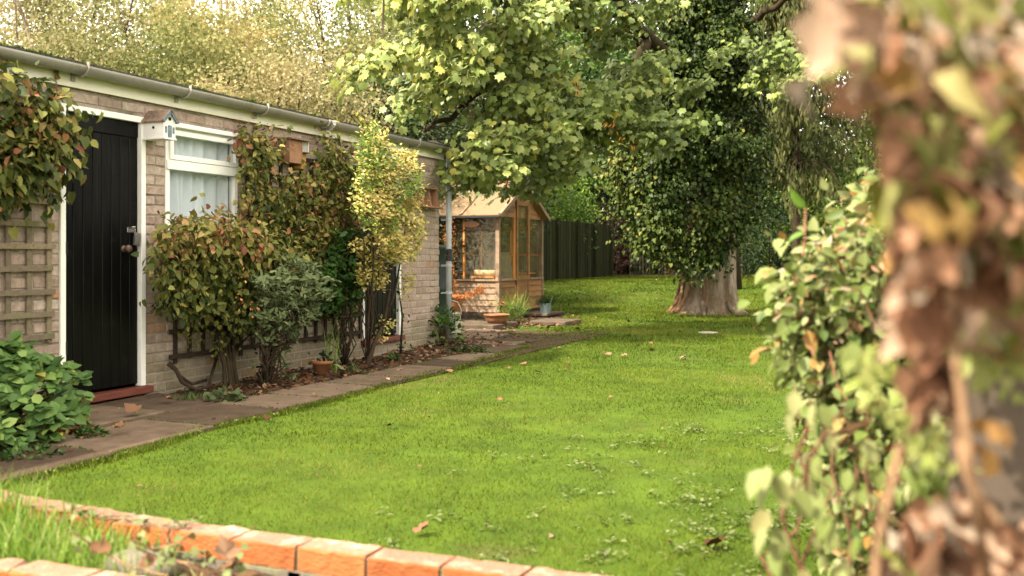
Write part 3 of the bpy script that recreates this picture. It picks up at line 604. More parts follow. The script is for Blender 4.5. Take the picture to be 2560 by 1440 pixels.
# climbing hydrangea left of the door
P1 = [(-60,190),(20,195),(60,225),(130,250),(150,285),(185,300),(200,325),(160,350),(180,385),(165,400),(185,430),(150,450),(110,455),(115,500),(60,485),(0,480),(-60,490)]
cl = thing('climbing_hydrangea', (WX+.1, 4.4, .0), 'autumn climbing hydrangea spreading over the wall and trellis left of the black door', 'climbing plant')
tf = lambda px, py, n: np.clip(.33+.26*rng.normal(size=n)+.25*(noise2(px, py, .02)-.5)*2-.0006*(py-300), 0, 1)
lf, cs = wall_leaves('leaves', cl, P1, 2300, .068, .26, T_HEART, Lf['hyd_climb'], tf, minoff=.06)
stems('stems', cl, [(WX+.05,3.9,1.2),(WX+.05,4.3,1.3),(WX+.06,4.0,1.9)], cs[::5], .009, .003, M['redstem'], .04)
def shoot(parent, pts, n, size, m, lm, tpl=T_HEART, r=.006):
    pts = [np.array(p) for p in pts]; o1 = MB().tube(pts, [r, r*.5], 6).build('shoot', M[m], parent, smooth=True)
    t_ = rng.random(n); P = np.array(pts); idx = t_*(len(P)-1); i0 = idx.astype(int); i0 = np.minimum(i0, len(P)-2); fr = (idx-i0)[:,None]; pos = P[i0]*(1-fr)+P[i0+1]*fr
    leaves('shoot_leaves', tpl, pos, rdir(n)+np.array([.4,0,-.2]), rdir(n)+OUT, size*(.6+.6*rng.random(n)), np.clip(.35+.2*rng.normal(size=n),0,1), Lf[lm], parent)
shoot(cl, [PX(130,270,WX+.06),PX(143,230,WX+.05),PX(140,205,WX+.05),PX(138,180,WX+.05)], 9, .05, 'redstem', 'hyd_climb')
shoot(cl, [PX(12,230,WX+.06),PX(18,195,WX+.05),PX(15,165,WX+.05),PX(18,150,WX+.05)], 8, .05, 'redstem', 'hyd_climb')
shoot(cl, [PX(110,330,WX+.2),PX(160,310,WX+.3),PX(195,285,WX+.32)], 9, .06, 'redstem', 'hyd_climb')
# large climbing hydrangea between window and second door
cl2 = thing('climbing_hydrangea', (PX(580,990,WX+.2)[0], PX(580,990,WX+.2)[1], 0), 'large brown-tinged climbing hydrangea covering the wall from the white window to the yellow shrub', 'climbing plant')
P2 = [(608,345),(650,332),(700,335),(745,355),(735,395),(790,380),(800,330),(850,340),(890,360),(905,440),(900,560),(890,640),(850,690),(800,680),(700,690),(650,660),(620,590),(640,540),(605,500),(612,420)]
P2b = [(600,340),(640,332),(700,345),(730,370),(725,410),(640,440),(605,400)]
P3 = [(388,610),(440,572),(510,560),(590,558),(640,575),(700,600),(760,640),(700,700),(650,740),(640,800),(560,805),(510,760),(470,790),(420,780),(405,700),(385,650)]
tf2 = lambda px, py, n: np.clip(.29+.24*rng.normal(size=n)+.5*(noise2(px, py, .013)-.5)+.0018*np.clip(620-py,-100,60), 0, 1)
wall_leaves('leaves', cl2, P2, 5200, .050, .22, T_HEART, Lf['hyd_climb'], tf2)
wall_leaves('leaves', cl2, P2b, 320, .05, .10, T_HEART, Lf['hyd_climb'], lambda a,b,n: np.clip(.8+.2*rng.normal(size=n),0,1))
lf, cs = wall_leaves('leaves', cl2, P3, 4800, .050, .34, T_HEART, Lf['hyd_climb'], lambda px,py,n: np.clip(.40+.2*rng.normal(size=n)+.0022*(640-py), 0, 1), minoff=.10)
P3b = [(400,575),(450,562),(520,552),(600,552),(690,590),(600,640),(480,630),(400,620)]
wall_leaves('leaves', cl2, P3b, 800, .058, .36, T_HEART, Lf['hyd_climb'], lambda px,py,n: np.clip(.68+.2*rng.normal(size=n), 0, 1), minoff=.15, clump=5)
wall_leaves('leaves', cl2, [(440,790),(620,790),(600,850),(560,900),(540,860),(470,850)], 160, .035, .2, T_HEART, Lf['hyd_climb'], lambda px,py,n: .3+.3*rng.random(n), clump=8)
wall_leaves('leaves', cl2, [(600,620),(760,600),(900,640),(905,760),(850,790),(760,760),(640,780),(560,760)], 1500, .05, .16, T_HEART, Lf['hyd_climb'], lambda px,py,n: np.clip(.2+.18*rng.normal(size=n),0,1))
wall_leaves('flower_heads', cl2, [(545,690),(640,690),(640,770),(545,770)], 30, .022, .50, T_QUAD, Lf['red_fruit'], lambda a,b,n: rng.random(n), clump=6, minoff=.45)
tb = PX(582, 985, WX+.30)
mb = MB(); tp = PX(560, 840, WX+.18)
for i in range(6):
    o = np.array([random.uniform(-.05,.05),random.uniform(-.07,.07),0]); mb.tube([tb+o*1.1-np.array([0,0,.05]), tb+o+np.array([-.03,.0,.12]), (tb+tp)/2+o*.8, tp+o*1.5, PX(540+i*25,760,WX+.12), PX(500+i*45,660,WX+.12)], [.017,.013,.006], 8, lump=.5)
a_ = PX(420,908,WX+.05)
mb.tube([a_, PX(440,925,WX+.10), PX(455,955,WX+.16), PX(490,975,WX+.2), PX(520,968,WX+.2), PX(540,900,WX+.1)], [.02,.016,.012], 8, lump=.3)
mb.tube([PX(450,940,WX+.10), PX(480,960,WX+.14), PX(515,950,WX+.12)], .012, 7, lump=.3)
for k_ in range(9):
    a, b = PX(random.uniform(560,620), random.uniform(780,900), WX+.1), PX(random.uniform(440,760), random.uniform(640,760), WX+.1); mb.tube([a, (a+b)/2+rng.normal(size=3)*.06, b], [.009,.004], 6)
mb.build('stems', M['bark_dark'], cl2, smooth=True)
# bluish broadleaf shrub with whorled leaves
def whorl_shrub(name, label, cat, base, polys, n, size, off, m, tintf, per=8, tpl=T_OVATE, wid=.9, stem='bark_dark', X=WX, r=(.02,.004), up=.9, tw=.3, minoff=.2, nst=34):
    t_ = thing(name, base, label, cat); allc = []
    for poly, nn, offr in polys:
        q = sample_poly(poly, nn); cs = np.array([PX(a, b, X+minoff+offr*random.random()) for a, b in q]); allc.append(cs)
    cs = np.vstack(allc); K = len(cs)
    ax = _unit(rdir(K)*.6+np.array([.45,-.25,up])); c = np.repeat(cs, per, 0); axr = np.repeat(ax, per, 0)
    side = _unit(np.cross(axr, rdir(len(c)))); tip = _unit(side+axr*(.15+.5*rng.random((len(c),1)))); pos = c+rng.normal(size=c.shape)*size*tw
    px_ = (cs[:,0]); tint = np.clip(np.repeat(tintf(cs), per)+.14*rng.normal(size=len(c)), 0, 1)
    leaves('leaves', tpl, pos, tip, axr+.35*rdir(len(c)), size*(.7+.5*rng.random(len(c))), tint, m, t_, width=size*wid)
    stems('stems', t_, base, cs[::max(1, K//nst)], r[0], r[1], M[stem], .045)
    return t_
PB = [(655,690),(700,640),(740,645),(790,670),(832,690),(830,735),(800,780),(760,820),(720,850),(680,830),(645,810),(650,750),(635,720)]
whorl_shrub('broadleaf_shrub', 'blue-green shrub with whorled pointed leaves in front of the brown climber', 'shrub', PX(665,985,WX+.42),
    [(PB, 150, .34), ([(640,790),(740,820),(720,880),(650,870)], 18, .2), ([(660,830),(760,840),(740,980),(690,960)], 12,.2)], 8, .072, .3, Lf['blue'], lambda c: .45+.3*rng.random(len(c)), minoff=.34, wid=.62, r=(.009,.003), per=9, nst=22)
whorl_shrub('mock_orange_shrub', 'dark glossy green shrub between the blue-green shrub and the yellow one', 'shrub', PX(860,915,WX+.3),
    [([(830,610),(870,560),(920,600),(930,680),(890,740),(830,750),(800,690)], 150, .30), ([(780,680),(880,720),(880,800),(800,790)],26,.2)], 8, .07, .3, Lf['green'], lambda c: .25+.3*rng.random(len(c)), minoff=.15, r=(.008,.003), nst=16)
PE = [(905,345),(925,300),(945,345),(985,372),(1035,392),(1052,440),(1050,500),(1052,590),(1035,640),(1000,660),(960,640),(935,585),(895,540),(885,470),(900,420)]
ev = whorl_shrub('variegated_shrub', 'tall golden variegated evergreen shrub with bare lower stems in front of the dark second door', 'shrub', PX(918,905,WX+.50),
    [(PE, 820, .40), ([(905,655),(935,640),(962,670),(950,715),(905,720),(890,690)], 90, .15), ([(880,600),(930,600),(930,650),(890,640)],24,.2), ([(1000,660),(1035,690),(1010,770),(1000,700)], 10,.1), ([(930,800),(990,790),(970,870),(940,860)],10,.1)],
    9, .044, .4, Lf['varieg'], lambda c: np.clip(.66+.10*rng.normal(size=len(c))-.5*((c[:,2]>1.3)&(noise2(c[:,1],c[:,2],4.5)>.64)), 0, 1), per=9, minoff=.40, nst=9, r=(.008,.003), tw=.8)
for pts in ([(905,380),(915,340),(905,310),(885,285)], [(955,400),(960,360),(968,325)], [(925,400),(925,350),(912,318)], [(1010,420),(1022,400),(1040,385)], [(1040,460),(1050,430)]):
    P_ = [PX(a, b, WX+.6) for a, b in pts]; P_ = np.array(P_); n = 46; t_ = rng.random(n)*(len(P_)-1); i0 = np.minimum(t_.astype(int), len(P_)-2); fr = (t_-i0)[:,None]; pos = P_[i0]*(1-fr)+P_[i0+1]*fr
    leaves('leaves', T_OVATE, pos, rdir(n)*.6+np.array([0,0,.9]), rdir(n)+OUT*.5, .045, np.clip(.5+.15*rng.normal(size=n),0,1), Lf['varieg'], ev)
    MB().tube(list(P_), .004, 5).build('stems', M['bark_dark'], ev)
mb = MB(); b0 = PX(915,912,WX+.55); mb.tube([b0-np.array([0,0,.05]), PX(935,860,WX+.5), PX(962,800,WX+.5), PX(975,720,WX+.5), PX(975,620,WX+.5), PX(965,500,WX+.5)], [.026,.018,.006], 8, lump=.25)
mb.tube([PX(962,800,WX+.5), PX(985,740,WX+.5), PX(1000,660,WX+.5), PX(1015,560,WX+.55)], [.014,.005], 7); mb.tube([PX(950,830,WX+.5), PX(935,760,WX+.5), PX(925,700,WX+.5)], [.010,.004], 6)
mb.build('trunk', M['bark_dark'], ev, smooth=True)
# leggy bare saplings in front of the wall
for px, top, lab in ((655, 720, 'thin bare-stemmed sapling rising from the bed under the blue-green shrub'), (1002, 700, 'slender dark stem standing against the white frame of the second door')):
    s_ = thing('sapling', PX(px,965 if px<900 else 885,WX+.4), lab, 'sapling'); b0 = PX(px,965 if px<900 else 885,WX+.4); e0 = PX(px-8,top,WX+.3)
    MB().tube([b0, (b0+e0)/2+np.array([.02,.03,0]), e0], [.014,.006], 7, lump=.3).build('stem', M['bark_dark'], s_, smooth=True)
    n = 40; pos = b0+(e0-b0)*rng.random((n,1))+rng.normal(size=(n,3))*.06; leaves('leaves', T_OVATE, pos, rdir(n), rdir(n)+OUT, .04, rng.random(n)*.6, Lf['green'], s_)
# garden hydrangea at the lower left
hb = thing('hydrangea_bush', (-4.75,3.9,0), 'leafy green hydrangea bush growing beside the path at the foot of the left trellis', 'shrub')
PH = [(-60,870),(20,850),(70,870),(120,900),(165,905),(205,945),(225,1010),(215,1050),(170,1060),(140,1100),(80,1110),(20,1120),(-60,1130)]
q = sample_poly(PH, 210); d0 = rng.random(210); cs = np.array([PX(a, b, -5.05+.55*min(1,max(0,(b-820)/260))*c_) for (a,b), c_ in zip(q, d0)])
per = 7; c = np.repeat(cs, per, 0); ax = np.repeat(_unit(rdir(210)*.45+np.array([.3,-.35,1])), per, 0); side = _unit(np.cross(ax, rdir(len(c)))); tip = _unit(side+ax*(.0+.5*rng.random((len(c),1)))-np.array([0,0,.15]))
leaves('leaves', T_OVATE, c+rng.normal(size=c.shape)*.012, tip, ax+.3*rdir(len(c)), .088*(.6+.6*rng.random(len(c))), np.clip(.32+.28*rng.normal(size=len(c))+.0*c[:,0],0,1), Lf['hyd'], hb, width=.105)
stems('stems', hb, [(-4.95,3.7,0),(-4.85,4.1,0),(-5.0,4.4,0)], cs[::5], .008, .004, M['vine'], .03)
# low plants in the bed
def tuft(name, label, cat, base, n, h, sp, m, wid=.006, group=None, lean=.5, tpl=T_LONG, par=None):
    t_ = thing(name, base, label, cat, group) if par is None else par
    pos = np.array(base)+rng.normal(size=(n,3))*np.array([sp,sp,0])*.4; tip = _unit(np.concatenate([rng.normal(size=(n,2))*lean, np.ones((n,1))], 1))
    leaves('blades' , tpl, pos, tip, rdir(n)*np.array([1,1,.1]), h*(.5+.6*rng.random(n)), rng.random(n), m, t_, width=wid); return t_
def low_plant(name, label, base, n, h, r_, size, m, tint=.4, cat='plant', tpl=T_HEART):
    t_ = thing(name, base, label, cat); d = rdir(n); d[:,2] = np.abs(d[:,2]); pos = np.array(base)+d*np.array([r_,r_,h])*(.6+.4*rng.random((n,1)))
    leaves('leaves', tpl, pos, _unit(d*.6+rdir(n)*.5), np.array([0,0,1.])+.5*rdir(n), size*(.6+.7*rng.random(n)), np.clip(tint+.25*rng.normal(size=n),0,1), m, t_)
    stems('stems', t_, base, pos[::max(1,n//10)], .003, .002, M['vine'], .01, 3, 5); return t_
low_plant('geranium_clump', 'round grey-green leaf clump by the path below the twisted climber stem', PG(565,1012), 90, .10, .15, .055, Lf['blue'], .35)
tuft('grass_tuft', 'small dark green grass tuft beside the round-leaved clump on the path edge', 'grass', PG(478,1012), 160, .12, .16, Lf['green'], .006)
low_plant('spurge_rosette', 'small pale green rosette of narrow leaves in the leaf litter below the yellow shrub', PG(878,944), 30, .08, .09, .10, Lf['blue'], .3, tpl=T_LANCE)
low_plant('seedling', 'tiny bright green seedling among dead leaves near the path edge by the second door', PG(990,905), 30, .07, .08, .05, Lf['green'], .6)
low_plant('corner_shrub', 'small bright green leafy shrub growing at the foot of the downpipe', PG(1110,868), 240, .50, .24, .075, Lf['green'], .62, 'shrub', T_OVATE)
low_plant('ground_ivy', 'patch of tiny green leaves on soil at the left edge below the hydrangea', PG(60,1140,.03), 130, .04, .20, .03, Lf['green'], .4)
low_plant('ground_ivy', 'low trailing greenery on the soil between downpipe and stone slabs', PG(1165,880,.03), 140, .04, .28, .035, Lf['green'], .3)
low_plant('ground_ivy', 'small fern-like green patch by the near corner of the doorstep slab', PG(228,1090,.03), 90, .05, .10, .03, Lf['green'], .45)
tuft('dry_stalk_plant', 'thin upright pale stalks standing in the shaded bed beside the small clay pot', 'plant', PG(833,935), 26, .55, .10, Lf['tallgrass'], .006, lean=.10)
# small broken clay pot in the bed
pc = PG(805,940); pt = thing('clay_pot', pc, 'small terracotta pot half buried in leaf litter in the shaded bed', 'plant pot')
MB().lathe(pc, [(.05,0),(.085,.11),(.095,.11),(.098,.14),(.085,.14),(.075,.02)], 22).build('pot', M['terracotta'], pt, smooth=True)
n = 40; leaves('plant', T_OVATE, np.array(pc)+np.array([0,0,.13])+rng.normal(size=(n,3))*.05, rdir(n)+np.array([0,0,.5]), rdir(n)+np.array([0,0,1]), .05, rng.random(n)*.5, Lf['dark'], pt)

# ------------------------------------------------------------------ greenhouse
gX, gY, gW, gL = -6.94, 15.85, 2.09, 2.6        # near right corner; gable runs along +y, long side along -x
EV, AP, SILL = 1.80, 2.385, .66
gh = thing('greenhouse', (gX-gL/2, gY+gW/2, 0), 'small cedar greenhouse with boarded base, orange timber interior and buff roof', 'greenhouse')
def boards(name, a, b, z0, z1, axis, m, n, at, openings=(), out=1, tri=None):
    mb = MB(); h = (z1-z0)/n
    for i in range(n):
        za, zb = z0+i*h, z0+(i+1)*h-.004; lo, hi = a, b
        if tri:                                  # gable triangle: clip to the rafters
            zc = zb; k_ = (zc-EV)/(AP-EV); lo = a+(b-a)/2*k_; hi = b-(b-a)/2*k_
            if hi-lo < .05: continue
        t_, o = (.022, .010) 
        segs = [(lo, hi)]
        for p, q in openings:
            segs = [s for (c, d) in segs for s in ((c, min(d,p)), (max(c,q), d)) if s[1]-s[0] > .02]
        for c, d in segs:
            if axis == 'x': P_ = [(c,at,za),(d,at,za),(d,at+out*.020,za),(c,at+out*.020,za),(c,at,zb),(d,at,zb),(d,at+out*.004,zb),(c,at+out*.004,zb)]
            else: P_ = [(at,c,za),(at,d,za),(at+out*.020,d,za),(at+out*.020,c,za),(at,c,zb),(at,d,zb),(at+out*.004,d,zb),(at+out*.004,c,zb)]
            mb.add(P_, [(0,1,2,3),(7,6,5,4),(0,4,5,1),(1,5,6,2),(2,6,7,3),(3,7,4,0)], random.random())
    return mb.build(name, m, gh)
xl, xr, yn, yf = gX-gL, gX, gY, gY+gW
boards('side_boards', xl, xr, .10, SILL-.02, 'x', M['gh_side'], 5, yn, out=-1)
boards('side_boards', xl, xr, .10, SILL-.02, 'x', M['gh_side'], 5, yf, out=1)
dcy = yn+gW/2; da_, db_ = dcy-.30, dcy+.30
boards('gable_boards', yn, yf, .10, SILL-.02, 'y', M['gh_gable'], 5, xr, openings=[(da_-.03, db_+.03)])
boards('gable_boards', yn, yf, EV-.03, AP, 'y', M['gh_gable'], 6, xr, openings=[(da_-.03, db_+.03)], tri=True)
boards('gable_boards', yn, yf, .10, SILL-.02, 'y', M['gh_gable'], 5, xl, out=-1)
MB().add([(xr-.022,yn,EV-.03),(xr-.022,yf,EV-.03),(xr-.022,dcy,AP-.03),(xr-.001,yn,EV-.03),(xr-.001,da_-.04,EV-.03),(xr-.001,db_+.04,EV-.03),(xr-.001,yf,EV-.03),(xr-.001,dcy,AP)], [(3,4,7),(5,6,7),(2,1,0)]).build('gable_panel', M['gh_gable'], gh)
mb = MB()                                        # posts, sills, plates
for x, y in ((xr,yn),(xr,yf),(xl,yn),(xl,yf)): mb.box(x-.045*(x==xr)-.0*(x==xl)-.002,x+.022 if x==xr else x+.045, y-.024 if y==yn else y-.04, y+.04 if y==yn else y+.024, .02, EV)
mb.box(xl-.02,xr+.023, yn-.045, yn+.03, SILL-.018, SILL+.012); mb.box(xl-.02,xr+.023, yf-.03, yf+.045, SILL-.018, SILL+.012)
for a, b in ((yn+.032,da_-.032),(db_+.032,yf-.032)): mb.box(xr-.03,xr+.045,a,b,SILL-.017,SILL+.013)
mb.box(xl,xr, yn-.020, yn+.02, EV-.055, EV-.001); mb.box(xl,xr, yf-.02, yf+.02, EV-.055, EV-.001)
mb.build('corner_post', M['gh_side'], gh)
mb = MB()                                        # glazing bars
for x in (xr-.66, xr-1.30, xr-1.95):
    mb.box(x-.016,x+.016, yn-.022, yn+.018, SILL+.013, EV-.056); mb.box(x-.016,x+.016, yf-.018, yf+.022, SILL+.013, EV-.056)
for y in (yn+.30+.06,): pass
for y in (da_-.045, db_+.045): mb.box(xr-.02,xr+.018, y-.022, y+.022, SILL+.014, EV+.1)
mb.build('glazing_bar', M['gh_in'], gh)
for x0_,x1_ in ((xr-.64,xr-.05),(xr-1.28,xr-.68),(xr-1.93,xr-1.32),(xl+.05,xr-1.97)):
    for y in (yn, yf): MB().box(x0_,x1_, y-.003, y+.001, SILL+.014, EV-.057).build('pane', M['gh_pane'], gh)
for a, b in ((yn+.045,da_-.07),(db_+.07,yf-.045)):
    MB().box(xr-.003,xr+.001,a,b,SILL+.015,EV-.03).build('pane', M['gh_pane'], gh); MB().box(xl-.001,xl+.003,a,b,SILL+.015,EV-.03).build('pane', M['gh_pane'], gh)
mb = MB(); w = .06; dT = 2.12                    # door
mb.box(xr+.005,xr+.040,da_,da_+w,.10,dT); mb.box(xr+.005,xr+.040,db_-w,db_,.10,dT); mb.box(xr+.006,xr+.038,da_+w,db_-w,dT-.12,dT); mb.box(xr+.006,xr+.038,da_+w,db_-w,SILL-.02,SILL+.06)
mb.box(xr+.010,xr+.030,da_+w,db_-w,.10,SILL-.02)
gd = mb.build('door', M['gh_gable'], gh)
MB().box(xr+.018,xr+.022,da_+w+.002,db_-w-.002,SILL+.062,dT-.122).build('pane', M['gh_pane'], gd)
mb = MB()                                        # roof sheets and battens, both slopes
for s in (-1, 1):
    ye = yn-.14 if s < 0 else yf+.14; ze = EV-.025; ap = (dcy, AP+.03)
    P_ = [(xl-.1,ye,ze),(xr+.10,ye,ze),(xr+.10,ap[0],ap[1]),(xl-.1,ap[0],ap[1])]; Q = [(a,b,c+.022) for a,b,c in P_]
    mb.add(P_+Q, [(3,2,1,0),(4,5,6,7),(0,1,5,4),(1,2,6,5),(2,3,7,6),(3,0,4,7)])
rf = mb.build('roof', M['gh_roof'], gh)
mb = MB()
for s in (-1, 1):
    ye = yn-.15 if s < 0 else yf+.15; ze = EV-.015
    for x in (xr+.085, xr-.66, xr-1.30, xr-1.95): mb.bar((x,ye,ze+.022),(x,dcy,AP+.062),.04,.022)
    mb.bar((xr+.112,ye,ze-.01),(xr+.112,dcy,AP+.02),.022,.075)
mb.bar((xl-.1,dcy,AP+.065),(xr+.12,dcy,AP+.065),.07,.02); mb.build('batten', M['gh_side'], rf)
mb = MB(); mb.box(xl-.1,xr+.10,yn-.20,yn-.145,EV-.055,EV-.02); mb.build('gutter', M['black_rubber'], gh)
mb = MB()                                        # staging inside: slatted benches, shelf, uprights
for z, d in ((.74,.50),(1.62,.24)):
    for k_ in range(4): mb.box(xl+.1,xr-.10, yf-.05-d+k_*d/4, yf-.05-d+k_*d/4+d/4-.02, z, z+.02)
    mb.box(xl+.1,xr-.10, yf-.05-d-.03, yf-.05-d, z-.05, z+.02)
for k_ in range(4): mb.box(xl+.08, xl+.08+.5, yn+.1+k_*.4, yn+.1+k_*.4+.36, .74, .76)
for x in (xr-.12, xr-.9, xr-1.7, xl+.12): mb.box(x-.02,x+.02,yf-.56,yf-.52,.08,.70)
for x in (xr-.66, xr-1.30): mb.box(x-.02,x+.02,yf-.05,yf-.021,.08,EV-.06)
mb.box(xl+.05,xr-.06,yf-.06,yf-.02,1.08,1.12); mb.build('staging', M['gh_in'], gh)
mb = MB(); mb.box(xl-.05,xr+.05,yn-.05,yn+.08,-.02,.098); mb.box(xl-.05,xr+.05,yf-.08,yf+.05,-.02,.098); mb.box(xr-.05,xr+.052,yn+.081,yf-.081,-.02,.097); mb.box(xl+.06,xr-.06,yn+.09,yf-.09,-.02,.04); mb.build('base', M['trellis_dark'], gh)
# things inside
def vessel(name, label, cat, c, prof, m, group=None):
    t_ = MB().lathe(c, prof, 24).build(name, m, smooth=True); return tag(t_, label, cat, group)
vessel('large_jar', 'big pale stoneware jar standing inside the greenhouse behind the near pane', 'jar', (gX-.42,gY+1.05,.05), [(.15,0),(.20,.3),(.22,.8),(.17,1.05),(.165,1.1)], M['lid'])
vessel('white_jar', 'white rounded jar on the high shelf at the far end seen through the small pane', 'jar', (gX-.95,gY+1.9,1.64), [(.06,0),(.09,.08),(.08,.14),(.035,.19),(.04,.22)], M['bird_white'])
vessel('shelf_pot', 'clay pot standing on the high shelf at the gable end of the greenhouse', 'plant pot', (gX-.22,gY+1.92,1.642), [(.05,0),(.075,.12),(.08,.14)], M['terracotta'])
vessel('shelf_pot', 'clay pot standing on the high shelf next to the glazing bar inside the greenhouse', 'plant pot', (gX-.58,gY+1.92,1.642), [(.045,0),(.07,.11),(.075,.13)], M['terracotta'])
pl = MB().add([(gX-.5+.16*math.cos(a),gY-.045+.0,1.635+.055*math.sin(a)) for a in np.linspace(0,6.0,20)]+[(gX-.5+.16*math.cos(a),gY-.033,1.635+.055*math.sin(a)) for a in np.linspace(0,6.0,20)], [tuple(range(20)),tuple(range(39,19,-1))]+[(i,20+i,20+(i+1)%20,(i+1)%20) for i in range(20)]).build('oval_plaque', M['box_wood']); tag(pl, 'oval wooden plaque hanging at the top of the greenhouse side window', 'plaque')
mb = MB(); mb.tube([(gX-.50,gY+.12,.78),(gX-.12,gY+.12,.78)], .055, 16); tag(mb.build('bolster', M['buff'], smooth=True), 'buff rolled bundle lying on the sill inside the greenhouse', 'bundle')
mb = MB(); mb.box(gX-.55,gX-.10,gY+.02,gY+.30,.70,.722); mb.box(gX-.54,gX-.51,gY+.04,gY+.28,.05,.699); mb.box(gX-.14,gX-.11,gY+.04,gY+.28,.05,.699); tag(mb.build('potting_bench', M['gh_in']), 'narrow orange wood bench inside the greenhouse window', 'bench')
# water butt behind the corner
e_ = PY(1120, 640, 11.35); r_ = .29
vessel('water_butt', 'dark green ribbed water butt standing behind the shed corner and downpipe', 'water butt', (float(e_[0])-r_*.93, 11.35, 0), [(.24,0),(.29,.25),(.29,.27),(.30,.3),(.29,.33),(.30,.62),(.31,.65),(.30,.68),(.29,.95),(.27,1.15),(.28,1.17),(.28,1.2),(.1,1.22)], M['butt'])
wbx = float(e_[0])-.02
tag(MB().tube([(wbx-.02,11.28,.36),(wbx+.05,11.26,.36),(wbx+.05,11.26,.30)], .012, 8).build('tap', M['black_rubber']), 'small black tap low on the dark green water butt', 'tap')
# watering can
wc = PG(1134, 836, .03); wcx, wcy, wcz = map(float, wc)
can = thing('watering_can', wc, 'cream enamel watering can with arched handle on the slabs behind the corner shrub', 'watering can')
bd_ = MB().lathe(wc, [(.098,0),(.10,.01),(.102,.10),(.096,.27),(.104,.275),(.104,.285),(.09,.29),(.02,.292)], 26); bd_.box(wcx+.02,wcx+.062,wcy-.108,wcy-.085,.06+wcz,.22+wcz) if False else None
bd_.build('body', M['can'], can, smooth=True)
ht = MB().tube([(wcx-.10,wcy,wcz+.27),(wcx-.085,wcy,wcz+.40),(wcx-.02,wcy,wcz+.455),(wcx+.06,wcy,wcz+.43),(wcx+.11,wcy,wcz+.35),(wcx+.115,wcy,wcz+.26)], .0085, 8); ht.build('handle', M['can'], can, smooth=True)
MB().tube([(wcx+.045,wcy-.095,wcz+.03),(wcx+.07,wcy-.10,wcz+.22)], .012, 8).build('spout_pipe', M['dark_room'], can, smooth=True)
MB().tube([(wcx+.05,wcy-.09,wcz+.03),(wcx+.12,wcy-.26,wcz+.03),(wcx+.14,wcy-.32,wcz+.02)], [.02,.028,.03], 10).build('spout', M['gutter'], can, smooth=True)
# tall terracotta pot with orange-leaved maple
tc_ = np.array([PY(1134,640,13.9)[0], 13.9, .09]); tp = thing('terracotta_pot', tc_, 'tall terracotta pot with an orange-leaved maple against the greenhouse side', 'plant pot')
MB().lathe(tc_, [(.11,0),(.145,.30),(.15,.33),(.18,.335),(.185,.38),(.165,.385),(.15,.33)], 26).build('pot', M['terracotta'], tp, smooth=True)
def maplet(pts, n, sp):
    pts = [np.array(p) for p in pts]; P_ = np.array(pts); t_ = rng.random(n)**.8*(len(P_)-1); i0 = np.minimum(t_.astype(int), len(P_)-2); fr = (t_-i0)[:,None]; pos = P_[i0]*(1-fr)+P_[i0+1]*fr+rng.normal(size=(n,3))*sp
    leaves('leaves', T_LANCE, pos, rdir(n)+np.array([.2,0,-.4]), rdir(n)+np.array([0,0,.6]), .045, rng.random(n), Lf['maple_or'], tp); MB().tube(pts, [.006,.003], 6).build('stem', M['redstem'], tp)
maplet([tc_+np.array([0,0,.38]), PY(1126,700,13.9), PY(1122,620,13.85), PY(1125,560,13.9)], 330, .055)
maplet([tc_+np.array([0,0,.38]), PY(1150,742,13.8), PY(1175,737,13.6), PY(1208,722,13.5)], 330, np.array([.03,.05,.022]))
# slabs, bowl, plants and pale pot in front of the greenhouse
def flag(label, x0, x1, y0, y1, z0, z1):
    m_ = MB(); m_.box(x0,x1,y0,y1,z0,z1,ch=.010); return tag(m_.build('stone_slab', M['slab']), label, 'stone slab', 'loose slabs around the greenhouse')
q = PG(1225, 828, 0); 
flag('long grey slab under the brown bowl in front of the greenhouse', float(q[0])-.42, float(q[0])+.06, float(q[1])+.0, float(q[1])+.9, .0, .085)
flag('mossy slab between the watering can and the bowl slab', float(q[0])-1.05, float(q[0])-.44, float(q[1])+.05, float(q[1])+.95, .0, .08)
q = PG(1345, 815, 0); flag('loose slab lying on the lawn edge in front of the pale blue pot', float(q[0])-.15, float(q[0])+.45, float(q[1])+.0, float(q[1])+.75, .01, .075)
q = PG(1280, 806, 0); flag('slab beneath the greenhouse door, half covered in dead leaves', gX+.08, gX+.62, gY+.75, gY+1.65, .0, .05)
bc = PG(1242, 808, .085); bw2 = thing('shallow_bowl', bc, 'wide brown glazed planting bowl on the slab at the greenhouse corner', 'planter')
MB().lathe(bc, [(.10,0),(.135,.01),(.165,.06),(.178,.11),(.195,.115),(.197,.135),(.178,.137),(.165,.11),(.02,.10)], 30).build('bowl', M['glazed_bowl'], bw2, smooth=True)
# plants around the bowl
bp = PG(1275, 800, .02)
tuft('tussock_grass', 'straw-tipped tussock grass standing at the greenhouse corner behind the brown bowl', 'grass', bp+np.array([-.05,.25,0]), 300, .52, .16, Lf['tallgrass'], .007, lean=.55)
low_plant('dwarf_conifer', 'dense dark green rounded shrublet right of the brown bowl', PG(1292, 812, .0), 900, .36, .15, .03, Lf['dark'], .75, 'shrub', T_LANCE)
fl = low_plant('flowering_plant', 'small flowering plant with one orange-red bloom above the brown bowl', PG(1257, 800, .02), 90, .40, .12, .035, Lf['green'], .4, 'flower', T_OVATE)
fc = PY(1256,759,14.6); mb = MB()
n = 16; leaves('bloom', T_HEART, np.repeat(fc[None],n,0), rdir(n)+np.array([0,-.3,.3]), rdir(n), .05, rng.random(n), Lf['red_fruit'], fl)
pp = PG(1364, 790, .0); pbx = thing('blue_pot', pp, 'pale blue tapered pot with dark spiky grass at the far gable corner of the greenhouse', 'plant pot')
MB().lathe(pp, [(.075,0),(.08,.01),(.112,.22),(.116,.225),(.104,.226),(.09,.15)], 26).build('pot', M['blue_pot'], pbx, smooth=True)
